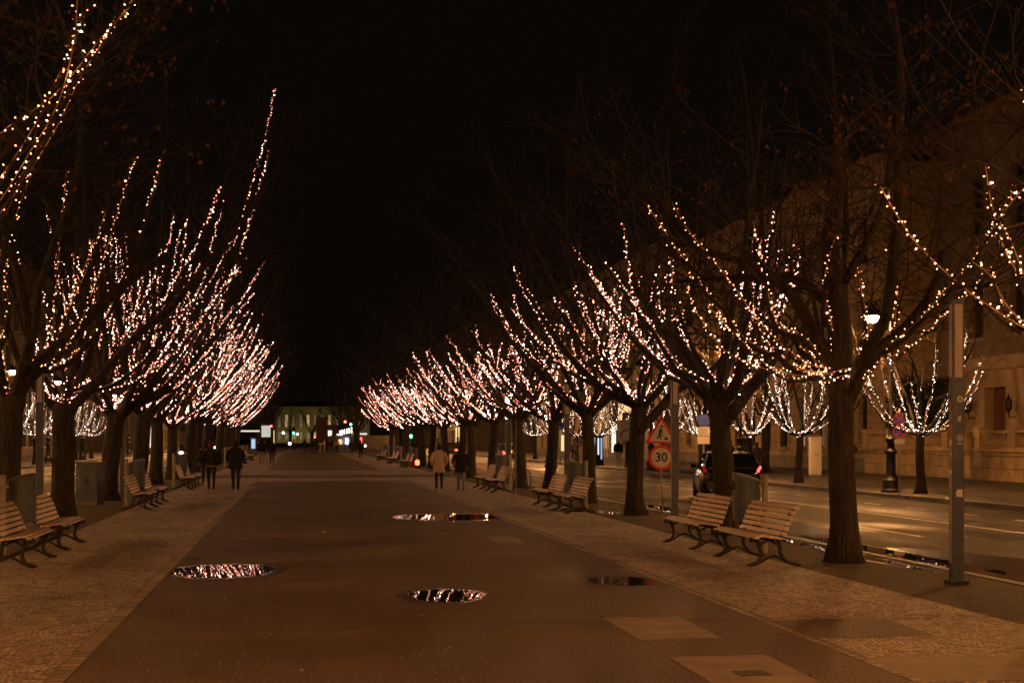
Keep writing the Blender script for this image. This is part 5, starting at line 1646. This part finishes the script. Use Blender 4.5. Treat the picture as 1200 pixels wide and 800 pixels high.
# lit kiosk on the left
def kiosk():
    X = (307-350)*150/1667*CY; Y = Yd(X,150)
    t = thing('glass_kiosk', 'white lit glass kiosk with a flat roof at the far left end of the paving', 'kiosk', (X, Y, 0))
    b = MB(); b.box(-.2,-1.2,3.15,1.5,1.2,3.35); b.build('roof', M['black'], t)
    for x_, y_ in ((-.1,-1.1),(1.4,-1.1),(-.1,1.1),(1.4,1.1)):
        b = MB(); b.cbox(x_,y_,1.57,.12,.12,3.14); b.build('post', M['black'], t)
    b = MB(); b.box(-.03,-1.08,1.9,.9,-1.04,3.1); b.build('lit_panel', glow_mat('kiosk_panel', (.8,.95,.9), .4), t)
    b = MB(); b.box(1.22,-1.12,.4,1.3,-1.08,2.6); b.build('lit_edge', M['shop_warm'], t)
    b = MB(); b.box(-2.6,-.3,2.45,-.25,.2,2.62); b.build('lit_beam', glow_mat('kiosk_beam', (1,.85,.7), .6), t)
    b = MB(); b.box(-1.2,-.2,0,-.6,0,1.9); b.build('display_case', M['bin'], t)
    b = MB(); b.box(-1.1,-.23,.7,-.7,-.205,1.7); b.build('display_screen', M['screen'], t)
kiosk()
# shop canopy with bright vertical tubes on the right
def canopy():
    zc = 225.; X = (398-350)*zc/1667*CY
    t = thing('shop_canopy', 'row of brilliant white tube lights over a shop front right of the end building', 'shop front', (X, Yd(X,zc), 0))
    b = MB(); b.box(-1.5,0,0,9,3,2.2); b.build('shop_wall', M['plaster_dark'], t)
    for k in range(6):
        x_ = k*.36*1.05; b = MB(); b.box(x_*.95, -.2, 2.3+k*.07, x_*.95+.12, -.1, 2.95+k*.1); b.build('tube_light', glow_mat('tube_white', (1,.93,.82), 7) if k == 0 else bpy.data.materials['tube_white'], t)
    b = MB(); b.box(2.1,-.3,2.35,4.3,-.1,2.55); b.build('lit_fascia', M['shop_white'], t)
    b = MB(); b.box(-.2,-.12,.8,.4,-.05,1.6); b.build('shop_window', M['shop_warm'], t)
    b = MB(); b.box(3.0,-.14,1.0,3.5,-.08,1.9); b.build('lit_sign', glow_mat('red_sign', (1,.08,.06), 3), t)
    b = MB(); b.box(.9,-.16,.9,1.3,-.13,1.7); b.build('lit_sign', M['blue_light'], t)
    zc = 300.; X = (386-350)*zc/1667*CY
    t = thing('lit_shop_window', 'bright white shop window under a canopy just right of the red pillar', 'shop window', (X, Yd(X,zc), 0))
    b = MB(); b.box(-.5,0,0,4.0,1,4.6); b.build('shop_wall', M['plaster_dark'], t)
    b = MB(); b.box(-.3,-.06,2.2,.5,-.01,3.4); b.build('pane', M['shop_white'], t); b = MB(); b.box(1.5,-.06,1.9,2.7,-.01,2.7); b.build('pane', M['shop_white'], t)
    b = MB(); b.box(-.6,-1.5,4.3,4.1,1.0,4.5); b.build('canopy_roof', M['post_grey'], t)
canopy()
# street level shop lights along both sides (lit doors and windows)
def shop(side, X, Y, wd, h, z0, m, label, n=1):
    t = thing('lit_shopfront', label, 'shopfront', (X, Y, 0))
    s = side
    b = MB(); b.box(-.06 if s > 0 else -.02, -wd/2-.1, z0-.1, .02 if s > 0 else .06, wd/2+.1, z0+h+.1); b.build('shop_frame', M['frame'], t)
    for k in range(n):
        w1 = wd/n; b = MB(); ya = -wd/2+k*w1+.05
        b.box(-.12 if s > 0 else .065, ya, z0, -.065 if s > 0 else .12, ya+w1-.1, z0+h); b.build('pane', M[m], t)
shop(1, 28.3, 126, 1.6, 2.4, .5, 'shop_white', 'narrow cool white shop window under the right office block')
shop(1, 28.3, 150, 4, 2.4, .4, 'shop_warm', 'wide warm shop window in the right office block', 3)
shop(1, 28.3, 158, 2, 2.6, .4, 'shop_white', 'white lit doorway beyond the warm shop window on the right')
shop(1, 23.85, 214, 5, 3, .4, 'shop_warm', 'warm lit shop window on the right corner building', 3)
shop(1, 23.85, 235, 5, 3, .4, 'shop_white', 'cool lit shop window on the right corner building', 3)
shop(-1, -27.85, 76, 5, 2.3, .4, 'shop_warm', 'orange lit shop window on the left plastered house', 3)
shop(-1, -27.85, 88, 3, 2.3, .4, 'shop_warm', 'smaller orange lit window beside the first on the left house', 2)
shop(-1, -27.35, 104, 4, 2.4, .4, 'shop_warm', 'warm lit window nearest along the darker left office front', 2)
shop(-1, -27.35, 122, 2, 2.6, .4, 'shop_white', 'white lit doorway in the darker left office front')
shop(-1, -27.35, 140, 5, 2.6, .4, 'shop_warm', 'long warm lit window in the darker left office front', 3)
shop(-1, -27.35, 158, 3, 2.6, .4, 'shop_white', 'white lit window at the far end of the left office front', 2)
shop(-1, -21.85, 216, 5, 3, .4, 'shop_white', 'cool lit shop window on the left corner building', 3)

# bicycle leaning by the third light column
def bicycle(X, zc, rz, label):
    t = thing('bicycle', label, 'bicycle', (X, Yd(X,zc), 0), rz)
    def wheel(y):
        n = 28; b = MB(); b.tube([Vector((0,y+math.cos(2*PI*i/n)*.33,.34+math.sin(2*PI*i/n)*.33)) for i in range(n+1)], .017, 6, cap=False); wo_ = b.build('wheel', M['black'], t)
        b = MB()
        for k in range(9):
            a = 2*PI*k/9; b.tube([(0,y,.34),(0,y+math.cos(a)*.32,.34+math.sin(a)*.32)], .0025, 3)
        b.build('rim', M['post_grey'], wo_)
    wheel(-.52); wheel(.52)
    b = MB(); P_ = dict(bb=(0,-.05,.30), seat=(0,-.2,.82), head=(0,.36,.86), rear=(0,-.52,.34), front=(0,.52,.34), h2=(0,.40,.70))
    for a, c in (('bb','seat'),('bb','h2'),('seat','head'),('bb','rear'),('seat','rear'),('head','front')): b.tube([P_[a], P_[c]], .016, 6)
    b.build('bicycle_frame', M['iron'], t)
    b = MB(); b.tube([(-.28,.30,1.0),(-.1,.36,1.02),(0,.35,.9),(.1,.36,1.02),(.28,.30,1.0)], .012, 6); b.build('handlebar', M['black'], t)
    b = MB(); b.loft([[(-.02,-.05,.9),(.02,-.05,.9),(.02,-.05,.93),(-.02,-.05,.93)],[(-.07,-.3,.9),(.07,-.3,.9),(.07,-.3,.94),(-.07,-.3,.94)]]); b.build('saddle', M['black'], t)
bicycle(7.75, 50.5, .35, 'dark bicycle parked behind the third pair of right benches')

# ------------------------------------------------------------------ small litter: fallen leaves and scraps
rnd = random.Random(77)
b = MB()
for _ in range(1400):
    side = rnd.random()
    X = rnd.uniform(6.6, 8.6) if side < .45 else rnd.uniform(-5.8, -4.0) if side < .8 else rnd.uniform(-4, 6.8)
    Y = rnd.uniform(8, 60)
    a = rnd.uniform(0, 6.28); l_ = rnd.uniform(.02,.045); u = Vector((math.cos(a), math.sin(a), 0))*l_; v = Vector((-math.sin(a), math.cos(a), 0))*l_*.6
    c = Vector((X, Y, .010)); h1, h2 = rnd.uniform(0,.012), rnd.uniform(0,.012)
    b.poly([c-u, c+v+Vector((0,0,h1)), c+u+Vector((0,0,h2)), c-v])
tag(b.build('fallen_leaves', noise_mat('ground_leaf', (.16,.08,.03), (.30,.17,.07), scale=8, bump=0)), 'withered leaves lying over the paving and soil', 'leaves', kind='stuff')
def scrap(X, zc, r_, label, m='white'):
    b = MB(); rr = random.Random(int(zc*10))
    b.lathe([(r_*.6,.004),(r_,.014),(r_*.7,.03),(r_*.2,.04)], 0, 0, 7, sx=1.3)
    for i, v in enumerate(b.v): b.v[i] = (v[0]*rr.uniform(.7,1.2), v[1]*rr.uniform(.7,1.2), v[2])
    o = b.build('paper_scrap', M[m]); o.location = (X, Yd(X,zc), .003); tag(o, label, 'litter')
scrap((379-350)*27/1667, 27.0, .035, 'tiny pale paper scrap lying alone in the middle of the asphalt')
scrap((297-350)*51/1667, 51.0, .07, 'pale flat scrap on the asphalt near the left walkers')
b = MB(); rr = random.Random(4)
b.poly([(math.cos(2*PI*i/14)*.18*rr.uniform(.8,1.1), math.sin(2*PI*i/14)*.3*rr.uniform(.8,1.1), 0) for i in range(14)])
o = b.build('tar_patch', M['dark_asphalt']); o.location = ((228-350)*21.2/1667, Yd(-1.5,21.2), .0075); tag(o, kind='structure')

# grit scattered over the asphalt and two worn seams across it
rnd = random.Random(91)
b = MB()
for _ in range(2600):
    zc = 9.5 + 26*rnd.random()**1.6; X = rnd.uniform(-1.6, 4.4); Y = Yd(X, zc)
    r_ = rnd.uniform(.004,.012); n = len(b.v); a = rnd.uniform(0, 6.28)
    for k in range(4): b.v.append((X+math.cos(a+k*PI/2)*r_, Y+math.sin(a+k*PI/2)*r_*rnd.uniform(.7,1.2), .001))
    b.v.append((X, Y, .001+r_*.8))
    mi = 0 if rnd.random() < .55 else 1
    for k in range(4): b.f.append((n+k, n+(k+1)%4, n+4)); b.m.append(mi)
tag(b.build('grit', [M['slab'], M['dark_asphalt']]), 'fine pale and dark grit lying on the asphalt path', 'grit', kind='stuff')
b = MB()
for zc in (13.6, 18.3, 27.5, 40.0):
    xs = [A0+.05+i*(A1-A0-.1)/24 for i in range(25)]; yy = [Yd(1.4, zc)+rnd.uniform(-.02,.02)+.05*math.sin(i*.9) for i in range(25)]
    for i in range(24):
        w0, w1 = .012, .012
        b.poly([(xs[i],yy[i]-w0,.0025),(xs[i+1],yy[i+1]-w1,.0025),(xs[i+1],yy[i+1]+w1,.0025),(xs[i],yy[i]+w0,.0025)])
tag(b.build('asphalt_seam', M['dark_asphalt']), kind='structure')
